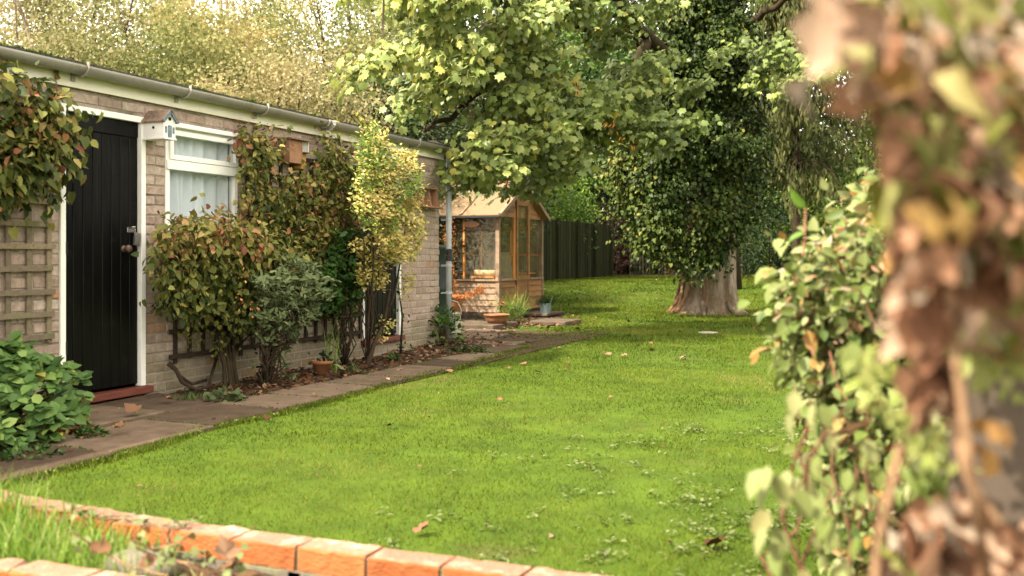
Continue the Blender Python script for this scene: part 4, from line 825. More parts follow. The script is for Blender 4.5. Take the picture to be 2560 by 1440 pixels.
tuft('x', '', '', pp+np.array([0,0,.20]), 260, .24, .16, Lf['dark'], .008, lean=.6, par=pbx)
# ------------------------------------------------------------------ big sycamore, ivy, lawn objects
tr = thing('sycamore_tree', (-3.75,18.3,0), 'big old sycamore with flared grey trunk and wide leafy crown standing on the lawn', 'tree')
TC = np.array([-3.80,18.26])
def trunk_r(z, th):
    r = .445+.03*math.exp(-z/1.5)+.07*math.exp(-z/.2)+.10*math.exp(-z/.07)
    r += (.10*math.exp(-z/.12)+.03*math.exp(-z/1.2))*max(0, math.cos(th*3.0+.6))**2+(.07*math.exp(-z/.30)+.012)*math.cos(th*7+1.3+.4*z)+.012*math.sin(th*13+z*3)+.045*math.exp(-z/.4)*float(noise2(th*6.0, z*2.2, 1.6))+.03*float(noise2(th*14, z*.9, 1.0))*math.exp(-z/1.6)
    return r*max(.45, 1-z*.035)
mb = MB(); n = 72; zs = [-.06,0,.05,.1,.16,.23,.32,.42,.55,.7,.9,1.15,1.45,1.8,2.3,2.9,3.6,4.4,5.3,6.3,7.4,8.6]
for z in zs:
    cx = TC[0]+.035*z; cy = TC[1]
    for j in range(n):
        th = 2*math.pi*j/n; r_ = trunk_r(max(z,0), th)+.012*float(noise2(th*5, z, 3)); mb.v.append((cx+r_*math.cos(th), cy+r_*math.sin(th), z))
for i in range(len(zs)-1):
    for j in range(n): mb.f.append((i*n+j, i*n+(j+1)%n, (i+1)*n+(j+1)%n, (i+1)*n+j)); mb.t.append(.5)
mb.build('trunk', M['bark'], tr, smooth=True)
LIMBS = [[(1745,230,17.9),(1700,165,17.4),(1640,112,16.6),(1565,45,15.6),(1505,-45,14.6),(1400,-110,13.6),(1250,-90,12.4),(1080,-50,11.6),(960,-30,11.2)],
         [(1620,95,16.3),(1590,165,15.9),(1540,235,15.2),(1450,330,14.2),(1380,380,13.6)],
         [(1700,140,17.4),(1560,90,16.2),(1420,60,14.8),(1310,90,13.6),(1230,200,12.8),(1120,290,12.4),(1060,330,12.0)],
         [(1310,90,13.6),(1290,250,13.0),(1230,350,12.8),(1190,440,12.7)],
         [(1800,150,17.8),(1880,60,17.0),(1960,0,16.2),(2060,-40,15.4)], [(1790,250,17.9),(1850,180,17.0),(1930,180,16.4),(2000,170,16.0)],
         [(1770,-100,18),(1700,-400,16),(1500,-700,14)], [(1790,-100,18.3),(1900,-500,17),(2050,-800,15)], [(1780,-200,18.5),(1780,-700,21),(1600,-900,23)], [(1780,-300,18.5),(2000,-700,21),(2200,-800,22)]]
mb = MB(); LP = []
for i, l in enumerate(LIMBS):
    P_ = [PD(a,b,d) for a,b,d in l]; Q = []
    for a, b in zip(P_[:-1], P_[1:]):
        for s in range(4): f = s/4; Q.append(a+(b-a)*f+(rng.normal(size=3)*.035 if Q else 0))
    Q.append(P_[-1]); LP += Q; mb.tube(Q, [.15 if i in (0,6,7,8,9) else .085, .06, .02], 9, lump=.12)
LP = np.array(LP)
mb.build('limbs', M['bark_dark'], tr, smooth=True)
POLY = [(878,-80),(905,40),(925,140),(975,190),(1020,235),(1050,215),(1085,250),(1060,285),(1065,315),(1100,330),(1160,300),(1220,320),(1160,380),(1150,425),(1180,455),(1225,470),(1290,465),(1345,430),(1400,440),(1440,400),(1490,340),(1560,360),(1620,350),(1700,335),(1750,320),(1745,220),(1820,240),(1890,250),(1990,215),(2070,150),(2080,-80)]
q = sample_poly(POLY, 2300); hole = (noise2(q[:,0], q[:,1], .017)*.65+noise2(q[:,0]+40, q[:,1], .04)*.35 > .56) & (q[:,0] < 1500); q = q[~hole]
hx = ((q[:,0]-1270)/95)**2+((q[:,1]-275)/60)**2 < 1; q = q[~hx | (rng.random(len(q)) < .35)]
dens = np.where((q[:,0] > 1500) & (q[:,1] < 150), .55, 1.0)*np.where(q[:,0] > 1760, .6, 1)*np.where((q[:,0] > 1630) & (q[:,0] < 1890), np.where(q[:,0]<1700,.40,.12), 1); q = q[rng.random(len(q)) < dens]
_lim = [(1505,-45),(1565,45),(1640,112),(1700,165)]
def seg_d(q, a, b): a, b = np.array(a,float), np.array(b,float); t_ = np.clip(((q-a)@(b-a))/((b-a)@(b-a)),0,1)[:,None]; return np.linalg.norm(q-(a+(b-a)*t_), axis=1)
dmin = np.min([seg_d(q, _lim[i], _lim[i+1]) for i in range(3)], 0); q = q[(dmin > 42) | (rng.random(len(q)) < .12)]
dd = np.interp(q[:,0], [880,1050,1300,1700,1800,2080], [10.8,11.6,12.8,15.2,16.2,15.4])+rng.normal(size=len(q))*.55
q = q[:len(q)//9]; dd = dd[:len(q)]; cs0 = PDv(q, dd); nb_ = 10; segs = []
for c_ in cs0:                                   # drooping boughs: clumps of leaves strung along an arching twig
    az = math.radians(random.gauss(215, 48)); L_ = random.uniform(.55,1.15); dv = np.array([math.cos(az), math.sin(az), 0]); f = np.linspace(-.5,.5,nb_)[:,None]
    sd_ = np.array([-dv[1], dv[0], 0]); arc = c_+dv*L_*f+sd_*rng.normal(size=(nb_,1))*.13+np.array([0,0,1])*(.10-.42*L_*(f+.5)**2); segs.append(arc)
cs = np.vstack(segs); q = np.repeat(q, nb_, 0); keep = (cs[:,2] > 1.9); per = 17; cs = cs[keep]; q = q[keep]
pos, tip, nor = cluster(cs, per, (.17,.17,.11), 1.1, .5, (-.35,-.55,.3))
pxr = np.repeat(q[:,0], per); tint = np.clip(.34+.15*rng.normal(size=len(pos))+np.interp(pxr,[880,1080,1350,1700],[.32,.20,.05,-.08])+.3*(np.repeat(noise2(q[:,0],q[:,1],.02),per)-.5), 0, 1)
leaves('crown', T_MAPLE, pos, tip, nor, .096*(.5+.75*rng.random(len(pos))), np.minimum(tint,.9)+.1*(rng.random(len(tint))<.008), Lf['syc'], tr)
mb = MB()
for sg in segs:
    mb.tube(list(sg[::3]), [.008,.003], 5)
for c in cs0:
    i = np.argmin(np.sum((LP-c)**2, 1)); d = np.linalg.norm(LP[i]-c)
    if d < 2.2: mb.tube([LP[i], (LP[i]+c)/2+np.array([0,0,.08]), c], [.011,.004], 5)
mb.build('twigs', M['bark_dark'], tr)
n = 200; cs = ellip((-3.0,19.5,9.6), (5.0,5.0,3.0), n, .35); cs = cs[cs[:,2] > 7.2]      # crown above the picture
pos, tip, nor = cluster(cs, 26, (.7,.7,.4), .8, .6); leaves('crown', T_QUAD, pos, tip, nor, .24, rng.random(len(pos)), Lf['syc'], tr)
k_ = 60; c_ = rng.integers(0, 800, k_)                                         # red-brown winged seed bunches
cs = PDv(sample_poly(POLY, 11), 12.5); pos, tip, nor = cluster(cs, 9, .09, 1.2, .2); leaves('seed_bunch', T_LANCE, pos, tip, nor, .07, .9+.1*rng.random(len(pos)), Lf['maple_or'], tr)
# ivy climbing the trunk
iv = thing('ivy', (-3.6,17.6,0), 'dense dark green ivy covering the sycamore trunk above its bare grey foot', 'ivy')
PI = [(1700,660),(1650,640),(1600,600),(1565,560),(1590,520),(1540,470),(1510,430),(1560,390),(1600,340),(1640,260),(1640,120),(1680,-60),(1870,-60),(1885,120),(1880,300),(1890,420),(1880,520),(1850,590),(1815,630),(1770,665),(1730,670)]
q = sample_poly(PI, 2100); keep = ~((np.abs(q[:,0]-np.interp(q[:,1],[200,330,460,600],[1838,1840,1855,1830])) < 11) & (noise2(q[:,1]*0,q[:,1],.018) > .45)); q = q[keep]
q = q+rng.normal(size=q.shape)*np.array([22,18]); q = q[(noise2(q[:,0], q[:,1], .021)+.5*noise2(q[:,0]+77, q[:,1], .05)) > .46]
cxp = 1765; d0 = 17.75-np.clip(.62-np.abs((q[:,0]-cxp)/190.)**2*.5, -.3, .6)-.5*rng.random(len(q))*np.clip(noise2(q[:,0], q[:,1], .011), 0, 1)*1.5
cs = PDv(q, d0); per = 22; pos, tip, nor = cluster(cs, per, (.17,.15,.15), 1.0, .15, (-.35,-.8,.1))
lit = np.repeat(noise2(q[:,0], q[:,1], .03), per)
leaves('leaves', T_HEART, pos, tip, nor, .066*(.5+.8*rng.random(len(pos))), np.clip(.36+.2*rng.normal(size=len(pos))+.5*(lit-.5)+.2*np.clip((1700-np.repeat(q[:,0],per))/120,0,1), 0, 1), Lf['ivy'], iv)  # paler tint towards the left puts sunlight into the leaf colour
mb = MB()                                        # gnarled dead ivy stems at the trunk's left foot
for k_ in range(11):
    th = math.radians(random.uniform(185, 262) if k_ < 9 else random.uniform(262,300)); pts = []
    ph = random.uniform(0,6)
    for i in range(12):
        z = .05+i*.15; t2 = th+.13*math.sin(z*3.1+ph)+(.10*z); rr = trunk_r(z, t2)+.012+(.015 if k_ < 6 else 0)
        pts.append((TC[0]+.035*z+rr*math.cos(t2), TC[1]+rr*math.sin(t2), z))
    mb.tube(pts, [random.uniform(.025,.042),random.uniform(.012,.02)] if k_ < 6 else [.02,.012], 7, lump=.35)
mb.build('stems', M['root'], iv, smooth=True)
mb = MB()
for k_ in range(11):
    th = math.radians(190+k_*17+random.uniform(-6,6)); L_ = random.uniform(.60,.82); P_ = [(TC[0]+r_*math.cos(th+w_), TC[1]+r_*math.sin(th+w_), z_) for r_, z_, w_ in ((.46,.26,0),(.53,.13,.04),(.62,.05,.07),(L_,-.03,.12))]
    mb.tube(P_, [.05,.05,.028], 8, lump=.35)
mb.build('roots', M['bark'], tr, smooth=True)
n = 500; th = np.radians(rng.uniform(195,235,n)); z = rng.uniform(.75,1.15,n); pos = np.stack([TC[0]+.70*np.cos(th)+rng.normal(size=n)*.06, TC[1]+.70*np.sin(th), z],1)
leaves('twiggy_growth', T_LANCE, pos, rdir(n), rdir(n), .05, .7+.3*rng.random(n), Lf['litter'], iv)
rc = PG(1743,779,.07); rb = MB(); rb.lathe((0,0,0), [(.02,-.02),(.075,-.012),(.08,.0),(.06,.014),(.02,.02)], 18); rb.v = [(rc[0]+v[0], rc[1]-.02+v[2], rc[2]+.05+v[1]) for v in rb.v]
tag(rb.build('red_disc', M['red_fungus'], smooth=True), 'small red round disc leaning against the foot of the sycamore trunk', 'disc')
lc = PG(1770,834,.008); tag(MB().lathe(lc, [(.13,0),(.135,.012),(.13,.022),(.05,.028),(.01,.029)], 26).build('stone_disc', M['lid'], smooth=True), 'pale round lid lying flat on the lawn in front of the sycamore', 'lid')
# ------------------------------------------------------------------ fences
FX = -10.4
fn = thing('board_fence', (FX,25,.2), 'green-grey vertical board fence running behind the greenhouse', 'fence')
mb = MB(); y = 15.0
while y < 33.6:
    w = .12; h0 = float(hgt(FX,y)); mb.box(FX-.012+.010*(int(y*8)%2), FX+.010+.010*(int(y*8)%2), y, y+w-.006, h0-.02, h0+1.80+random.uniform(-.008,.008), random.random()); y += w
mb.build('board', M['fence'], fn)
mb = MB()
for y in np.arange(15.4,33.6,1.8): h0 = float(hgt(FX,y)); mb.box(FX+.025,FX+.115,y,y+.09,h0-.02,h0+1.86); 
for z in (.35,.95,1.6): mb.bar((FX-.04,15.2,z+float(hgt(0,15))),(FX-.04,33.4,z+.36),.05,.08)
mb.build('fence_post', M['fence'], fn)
pf = thing('picket_fence', (-8.6,35.2,.36), 'old dark picket fence in deep shade beyond the end of the board fence', 'fence')
mb = MB()
for i in range(52):
    f = i/51; x = -10.1+5.4*f; y = 35.0+2.6*f; h0 = .36
    if random.random() < .12: continue
    mb.box(x-.03, x+.03, y-.01, y+.012, h0, h0+1.25+random.uniform(-.12,.05), random.random())
mb.bar((-10.1,35.05,1.3),(-4.7,37.65,1.3),.03,.07); mb.bar((-10.1,35.05,.7),(-4.7,37.65,.7),.03,.07); mb.build('picket', M['fence_dark'], pf)
# ------------------------------------------------------------------ background trees and shrubs
def tree(name, label, cat, base, H, ells, K, per, size, m, tintc, tr_r=.12, limbs=10, spread=.45, tpl=T_QUAD, group=None, barkm='bark_dark', droop=.4, shell=.35, fork=1):
    t_ = thing(name, base, label, cat, group); bx, by, bz = base
    cs = []
    for (c, r_, w_) in ells: cs.append(ellip((bx+c[0], by+c[1], bz+c[2]), r_, int(K*w_), shell))
    cs = np.vstack(cs); cs = cs[cs[:,2] > bz+.15]
    keep = noise2(cs[:,0]+cs[:,1]*.7, cs[:,2], 1.1) > .28; cs = cs[keep]
    pos, tip, nor = cluster(cs, per, (spread*.85,spread*.85,spread*.42), droop, .5)
    leaves('crown', tpl, pos, tip, nor, size*(.6+.8*rng.random(len(pos))), np.clip(tintc+.10*rng.normal(size=len(pos))+.9*(np.repeat(noise2(cs[:,0]*1.3+cs[:,1], cs[:,2], .9)*.6+noise2(cs[:,0]*3+cs[:,1], cs[:,2]*3, .9)*.4, per)-.5),0,1), m, t_)
    mb = MB()
    for f_ in range(fork):
        o = np.array([random.uniform(-.5,.5),random.uniform(-.5,.5),0])*(fork > 1); top = np.array([bx,by,bz])+o*2.2+np.array([0,0,H*.93])
        P_ = [np.array([bx,by,bz-.1])+o*.2+(top-np.array([bx,by,bz-.1]))*f+rng.normal(size=3)*np.array([.10,.10,0])*(f > 0) for f in np.linspace(0,1,9)]
        mb.tube(P_, [tr_r, tr_r*.6, tr_r*.12], 8, lump=.1)
        for c in cs[rng.integers(0, len(cs), limbs)]:
            z = bz+(c[2]-bz)*.55; i = min(8, max(1, int((z-bz)/(H*.93)*8))); mid = (P_[i]+c)/2+np.array([0,0,.15])
            mb.tube([P_[i], mid, c], [tr_r*.35, tr_r*.2, tr_r*.07], 6)
    mb.build('trunk', M[barkm], t_, smooth=True); return t_
def at(px, d): u = (px-1280)/F; x = d*(-SA+u*CA); y = d*(CA+u*SA); return (x, y, float(hgt(x,y))-.03)
bgt = [ # px, depth, height, ellipsoid radii, K, leaf, palette, tint, label
 (60,17,6.8,(2.6,2.0,2.6),150,.085,'peach',.55,'tall sparse beech with peach leaves at the far left above the shed roof'),
 (330,19,6.6,(2.6,2.2,2.6),240,.10,'autumn',.45,'yellow-green maple rising over the shed roof above the black door'),
 (250,24,9.5,(3.4,3.0,4.0),210,.11,'peach',.35,'taller pale beech standing behind the yellow-green maple'),
 (520,21,6.6,(2.2,2.0,2.6),210,.10,'autumn',.62,'golden maple over the roof above the white window'),
 (710,17.5,4.7,(2.0,1.8,1.9),230,.085,'peach',.60,'bushy pinkish beech just over the gutter right of the window'),
 (800,24,8.0,(3.2,2.6,3.2),260,.10,'autumn',.50,'broad yellow tree behind the pinkish beech'),
 (900,19,4.3,(1.9,1.8,1.9),300,.085,'dark',.75,'dark green bushy tree over the roof above the yellow shrub'),
 (600,30,12,(3.0,2.4,4.2),90,.12,'peach',.50,'tall forked half-bare tree with sky showing through its top'),
 (1010,21,4.8,(2.4,2.2,2.3),280,.10,'dark',.60,'deep green rounded tree behind the end of the shed roof'),
 (860,31,11,(3.6,3.0,4.0),170,.12,'autumn',.35,'high pale green tree rising furthest back behind the shed'),
 (420,31,11.5,(3.8,3.0,4.4),150,.12,'autumn',.60,'high golden tree furthest back over the shed door'),
]
for px, d, H, r_, K, ls, pal, tt, lab in bgt:
    b = at(px, d); far = d > 26
    tree('broadleaf_tree', lab, 'tree', b, H, [((0,0,H*.60), r_, .7), ((.7,-.3,H*.36), (r_[0]*.9,r_[1]*.9,r_[2]*.75), .4)], int(K*(1.5 if px in (60,600) else 3.0)), 76, ls*.70, Lf[pal], tt-.05, tr_r=.10 if not far else .16, limbs=18, spread=.5, group='trees behind the shed', fork=3 if px in (600,) else 1, barkm='bark' if px in (600,60) else 'bark_dark')
# between greenhouse and sycamore, and beyond the fence
def bush(name, label, base, r_, K, per, size, m, tt, tpl=T_OVATE, group=None, cat='shrub', spread=.28, droop=.2):
    t_ = thing(name, base, label, cat, group); c = (base[0], base[1], base[2]+r_[2]*.85); cs = ellip(c, r_, K, .55); cs = cs[cs[:,2] > base[2]+.05]
    cs += rng.normal(size=cs.shape)*.22
    pos, tip, nor = cluster(cs, per, spread, droop, .5); leaves('foliage', tpl, pos, tip, nor, size*(.6+.7*rng.random(len(pos))), np.clip(tt+.2*rng.normal(size=len(pos))+.5*(np.repeat(noise2(cs[:,0]*2,cs[:,2]*2,1.0),per)-.5),0,1), m, t_)
    mb = MB()
    for e in cs[rng.integers(0,len(cs),14)]: b = np.array(base)+rng.normal(size=3)*np.array([.2,.2,0]); mb.tube([b, (b+e)/2+rng.normal(size=3)*.1, e], [.035,.018,.008], 6)
    mb.build('stems', M['bark_dark'], t_, smooth=True); return t_
x, y, z = at(1405, 30.5); bush('laurel_bush', 'bright yellow-green laurel overhanging the board fence right of the greenhouse', (-12.9, 32.0, .9), (2.0,4.2,1.9), 520, 26, .16, Lf['laurel'], .55, T_LANCE)
x, y, z = at(1290, 34); bush('laurel_bush', 'tall green laurel rising behind the greenhouse roof', (x,y,.3), (2.8,2.2,2.4), 300, 26, .16, Lf['laurel'], .30, T_LANCE)
x, y, z = at(1525, 34); bush('purple_shrub', 'dark purple-leaved shrub in the shade beside the bright laurel', (-11.4,36.6,.5), (1.0,1.6,1.45), 150, 22, .08, Lf['purple'], .5)
for px, d, H, r_, pal, tt, lab in ((1180,30,9,(3.6,3,4),'dark',.75,'tall green tree behind the greenhouse roof seen through the sycamore leaves'), (1430,40,13,(4.4,3.6,5.4),'laurel',.15,'tall bright green tree far behind the bright laurel'), (1640,42,13,(4.6,4,6),'dark',.6,'tall dark tree directly behind the ivy-covered trunk'), (1020,38,13,(4.4,4,5.4),'autumn',.25,'tall yellowing tree far beyond the corner of the shed roof')):
    b = at(px, d); tree('broadleaf_tree', lab, 'tree', b, H, [((0,0,H*.62), r_, .8), ((0,0,H*.35), (r_[0]*.9,r_[1]*.8,r_[2]*.6), .4)], 420, 36, .13, Lf[pal], tt, tr_r=.2, limbs=16, spread=.6, group='trees at the end of the garden')
# right side: drooping conifer, laurels, dark understorey
cb = at(1990, 27); co = thing('conifer', cb, 'tall conifer with pale drooping branchlets right of the ivy-covered trunk', 'conifer')
mb = MB(); cb = np.array(cb); mb.tube([cb, cb+np.array([0,0,5]), cb+np.array([.1,.1,11])], [.13,.09,.03], 9)
P_, Tt, Nn = [], [], []; n_b = 150
for i in range(n_b):
    z = rng.uniform(2.6,9.5); az = rng.uniform(0,2*math.pi); L = 2.9*(1.15-z/12)*rng.uniform(.6,1); dirv = np.array([math.cos(az),math.sin(az),0]); a = cb+np.array([0,0,z]); pts = [a+dirv*L*f+np.array([0,0,.35*math.sin(f*2.2)-.9*f*f]) for f in np.linspace(0,1,6)]
    mb.tube(pts, [.03,.008], 5)
    m_ = 90; f = rng.random(m_)**.6; base = a+dirv[None]*L*f[:,None]+np.stack([0*f,0*f,.35*np.sin(f*2.2)-.9*f*f],1); dr = rng.random(m_)*.55
    P_.append(base+rng.normal(size=(m_,3))*.10-np.stack([0*f,0*f,dr],1)); Tt.append(rdir(m_)*.35+np.array([0,0,-1.])); Nn.append(rdir(m_))
P_ = np.vstack(P_); leaves('branchlets', T_LANCE, P_, np.vstack(Tt), np.vstack(Nn), .20, np.clip(.5+.25*rng.normal(size=len(P_)),0,1), Lf['conifer'], co, width=.22)
mb.build('trunk', M['bark_dark'], co)
for i, (px, d, r_, tt, pal, lab) in enumerate((
    (2070,33,(3.0,2.2,1.75),.50,'laurel','sunlit green laurel mound at the right end of the lawn behind the near hedge'),
    (1950,31.5,(1.7,1.5,1.5),.35,'dark','dark laurel bush right of the sycamore trunk'),
    (2230,27,(2.2,1.8,1.9),.55,'laurel','yellow-green laurel glimpsed between trunk and near creeper at the right'),
    (2150,38,(3.4,2.4,3.3),.35,'dark','tall dark evergreen shrub behind the sunlit laurel mound'),
    (1890,39,(2.6,2.2,2.8),.25,'dark','very dark evergreen filling the shade behind the sycamore trunk'),
    (1560,40,(2.6,2.0,2.7),.15,'dark','very dark evergreen in the shade behind the picket fence'),
    (1700,42,(2.8,2.0,2.6),.15,'dark','very dark evergreen behind the sycamore\'s left side'),
    (2420,30,(3.0,2.6,3.2),.4,'dark','dark evergreen at the far right behind the creeper'))):
    b = at(px, d); bush('laurel_bush', lab, b, r_, 330, 30, .15 if pal == 'laurel' else .12, Lf[pal], tt, T_LANCE, 'evergreens at the end of the garden', spread=.32)
for px, d, H, r_, pal, tt, lab in ((2150,37,13,(4,4,5.6),'dark',.6,'tall dark tree behind the drooping conifer'), (2360,33,12,(4,4,5.2),'autumn',.1,'tall green tree at the upper right behind the blurred creeper'), (1860,44,15,(5,4,6.6),'dark',.5,'tallest dark tree behind the upper ivy')):
    b = at(px, d); tree('broadleaf_tree', lab, 'tree', b, H, [((0,0,H*.62), r_, .8), ((0,0,H*.33), (r_[0]*.8,r_[1]*.8,r_[2]*.5), .4)], 420, 36, .14, Lf[pal], tt, tr_r=.2, limbs=14, spread=.6, group='trees at the end of the garden')
lt = at(1845, 24); lt = np.array(lt); stt = thing('tree_trunk', lt, 'thin dark leaning trunk standing just right of the sycamore', 'tree')
MB().tube([lt, lt+np.array([-.1,0,1.6]), lt+np.array([-.4,0,5])], [.10,.07,.05], 9, lump=.15).build('trunk', M['bark_dark'], stt, smooth=True)
n = 300; leaves('leaves', T_LANCE, lt+np.array([-.4,0,5])+rng.normal(size=(n,3))*np.array([.5,.5,.9]), rdir(n), rdir(n), .12, rng.random(n), Lf['dark'], stt)
# far woodland closing the view
K = 4200; ang = rng.uniform(-.62,.62,K); dd = rng.uniform(46,62,K); zz = .3+(8+10*np.clip((ang+.05)*6,0,1))*rng.random(K)**1.3*(.65+.35*np.cos(ang*9)); 
cs = np.stack([dd*(-SA*np.cos(ang)+CA*np.sin(ang)), dd*(CA*np.cos(ang)+SA*np.sin(ang)), zz], 1); pos, tip, nor = cluster(cs, 40, (1.1,1.1,.8), .3, .5)
wood = leaves('woodland', T_QUAD, pos, tip, nor, .38, np.clip(.3+.2*rng.normal(size=len(pos)),0,1), Lf['dark']); tag(wood, 'distant dark woodland closing the end of the garden', 'woodland', kind='stuff')

K = 420; yy = rng.uniform(-4,34,K); xx = 9.5+1.2*rng.normal(size=K)+.08*yy; zz = rng.uniform(.2,6.2,K)
pos, tip, nor = cluster(np.stack([xx,yy,zz],1), 60, (.8,.8,.7), .3, .5); bw_h = leaves('unseen_greenery', T_QUAD, pos, tip, nor, .26, np.clip(.25+.2*rng.normal(size=len(pos)),0,1), Lf['dark']); tag(bw_h, 'tall dark greenery added out of view to be mirrored in the glossy black door', 'greenery', kind='stuff')  # added outside the view to keep bright sky out of the door's reflection
# ------------------------------------------------------------------ lawn surface: blades, weeds, leaves
def lawn_pts(n, dmin, dmax, pw=-1.1):
    out = []; tot = 0
    while tot < n:
        k = n; u = rng.random(k); a, b = dmin**(pw+2), dmax**(pw+2); d = (a+(b-a)*u)**(1/(pw+2)); s = rng.uniform(-.60,.60,k)
        x = d*(-SA+s*CA); y = d*(CA+s*SA); ok = (x > Ledge(y)-.0) & (y > 2.46) & (x < 8) & (y < 38) & ~((x > -7.0) & (x < -5.2) & (y > 12.9) & (y < 14.3)); out.append(np.stack([x,y],1)[ok]); tot += ok.sum()
    return np.vstack(out)[:n]
P_ = lawn_pts(330000, 2.7, 38, -1.25); x, y = P_[:,0], P_[:,1]; d = -x*SA+y*CA
bare = noise2(x,y,1.1)*.6+noise2(x+50,y,3.1)*.4; P_ = P_[(bare < .66) | (rng.random(len(P_)) < .45)]; x, y = P_[:,0], P_[:,1]; d = -x*SA+y*CA; n = len(P_)
pos = np.stack([x, y, hgt(x,y)+.002], 1); tip = _unit(np.stack([rng.normal(size=n)*.55, rng.normal(size=n)*.55, np.ones(n)],1)); patch = noise2(x, y, .8)*.5+noise2(x+20, y+9, 2.7)*.5
hgt_b = (.014+.019*rng.random(n))*(1+.5*(noise2(x,y,2.0)-.5))*np.clip(d/9,1,1.7)
lush = noise2(x+5, y*.8, .9)
gr = leaves('grass', T_BLADE, pos, tip, rdir(n)*np.array([1,1,.1]), hgt_b, np.clip(.45+.20*rng.normal(size=n)+1.1*(patch-.5)-.35*(lush-.5),0,1), Lf['grass'], width=.0038*np.clip(d/4.5,.85,6)); tag(gr, 'short mown lawn grass', 'grass', kind='stuff')
n = 2600; th = rng.uniform(0,6.283,n); rr = rng.uniform(.60,1.0,n); x_ = TC[0]+rr*np.cos(th); y_ = TC[1]+rr*np.sin(th)
fr = leaves('grass_fringe', T_BLADE, np.stack([x_,y_,hgt(x_,y_)],1), _unit(np.stack([rng.normal(size=n)*.5, rng.normal(size=n)*.5, np.ones(n)],1)), rdir(n)*np.array([1,1,.1]), .05+.06*rng.random(n), rng.random(n), Lf['grass'], width=.012); tag(fr, 'unmown grass around the foot of the sycamore', 'grass', kind='stuff')
# fringe of longer blades along the path and bricks
n = 9000; y = rng.uniform(2.6,11.5,n); x = Ledge(y)+rng.normal(size=n)*.03-.015; tip = _unit(np.stack([rng.normal(size=n)*.6-.5, rng.normal(size=n)*.6, np.ones(n)],1))
fr = leaves('grass_fringe', T_BLADE, np.stack([x,y,np.full(n,.004)],1), tip, rdir(n)*np.array([1,1,.1]), .026+.034*rng.random(n), rng.random(n)*.8, Lf['grass'], width=.0055); tag(fr, 'longer grass fringe along the path edge', 'grass', kind='stuff')
C = lawn_pts(5200, 2.9, 14, -.9); w_ = .45*noise2(C[:,0],C[:,1],1.2)+.3*noise2(C[:,0]+9,C[:,1],5)+.32*rng.random(len(C))+.16*np.clip((C[:,0]+2.0)/2.2,-.6,1)-.055*np.clip(-C[:,0]*SA+C[:,1]*CA-4,0,9); C = C[w_ > .725]; per = 7; c = np.repeat(C, per, 0); n = len(c); pass
az = rng.uniform(0,2*math.pi,n); pos = np.stack([c[:,0]+rng.normal(size=n)*.028, c[:,1]+rng.normal(size=n)*.028, np.full(n,.012)+rng.random(n)*.02],1); pos[:,2] += hgt(pos[:,0],pos[:,1])
we = leaves('lawn_weeds', T_OVATE, pos, np.stack([np.cos(az),np.sin(az),.15+.5*rng.random(n)],1), np.array([0,0,1.])+.45*rdir(n), .027*(.5+.8*rng.random(n)), np.clip(.45+.3*rng.normal(size=n),0,1), Lf['weed'], width=.024); tag(we, 'pale rosettes of broad-leaved weeds scattered through the lawn', 'weeds', kind='stuff')
def curl_leaf(name, label, c, size, tint, group=None, lift=.02, m='litter', cat='fallen leaf', ang=None, tilt=.35):
    c = np.array(c, float)+np.array([0,0,lift]); tv = T_MAPLE[0].copy(); r2 = tv[:,0]**2+(tv[:,1]-.4)**2; tv[:,2] = .55*r2+.10*np.sin(tv[:,0]*9)+.07*np.cos(tv[:,1]*11)
    a = ang if ang is not None else random.uniform(0,6.28)
    o = leaves(name, (tv, T_MAPLE[1]), c[None], np.array([[math.cos(a),math.sin(a),tilt]]), np.array([[random.uniform(-.3,.3),random.uniform(-.3,.3),1.]]), size, np.array([tint]), Lf[m]); return tag(o, label, cat, group)
LL = [(1045,1338,.066,.72,'large pale curled leaf on the lawn just behind the brick edging'),(1785,1372,.085,.12,'dark curled leaf on the lawn near the bottom right by the hedge'),(670,1057,.06,.15,'small dark leaf on the lawn near the path below the yellow shrub'),(1245,1008,.05,.7,'pale leaf lying in the middle of the lawn'),(1253,873,.07,.5,'brown leaf at the lawn corner beside the far slabs'),(1990,1155,.06,.5,'brown leaf on the grass beside the hedge'),(1703,900,.07,.95,'pale leaf on the lawn in front of the round lid'),(1560,895,.06,.9,'pale leaf in the lawn left of the round lid'),(975,1072,.045,.3,'small brown leaf in the lawn below the yellow shrub')]
for px, py, s_, t_, lab in LL: curl_leaf('fallen_leaf', lab, PG(px,py,.006), s_, t_, 'single leaves lying on the lawn')
for px, py, s_, t_, lab in ((345,1040,.12,.75,'pinkish maple leaf lying on the doorstep slab'),(290,1080,.09,.8,'crumpled leaf at the near corner of the doorstep slab'),(425,1005,.08,.85,'pale dry leaf by the wall foot right of the doorstep'),(968,955,.03,1.,'tiny white petal on the dark path'),(1000,932,.05,.9,'small pale leaf on the path edge below the yellow shrub'),(150,1095,.11,.35,'big brown leaf in the soil under the hydrangea bush')): curl_leaf('fallen_leaf', lab, PG(px,py,.05), s_, t_, 'single leaves on the paving')
def litter(name, label, pts, size, m='litter', z=.03):
    n = len(pts); pos = np.concatenate([pts, z+.02*rng.random((n,1))],1) if pts.shape[1] == 2 else pts
    o = leaves(name, T_HEART, pos, np.stack([rng.normal(size=n),rng.normal(size=n),rng.normal(size=n)*.35],1), np.array([0,0,1.])+.5*rdir(n), size*(.5+.8*rng.random(n)), rng.random(n), Lf[m]); return tag(o, label, 'leaf litter', kind='stuff')
n = 950; litter('leaf_litter', 'brown leaf litter covering the bed along the wall', np.stack([rng.uniform(-5.42,-4.64,n), rng.uniform(6.1,11.0,n)],1), .045)
n = 700; litter('leaf_litter', 'brown leaf litter in the bed under the hydrangea', np.stack([rng.uniform(-5.4,-4.66,n), rng.uniform(2.6,4.6,n)],1), .06)
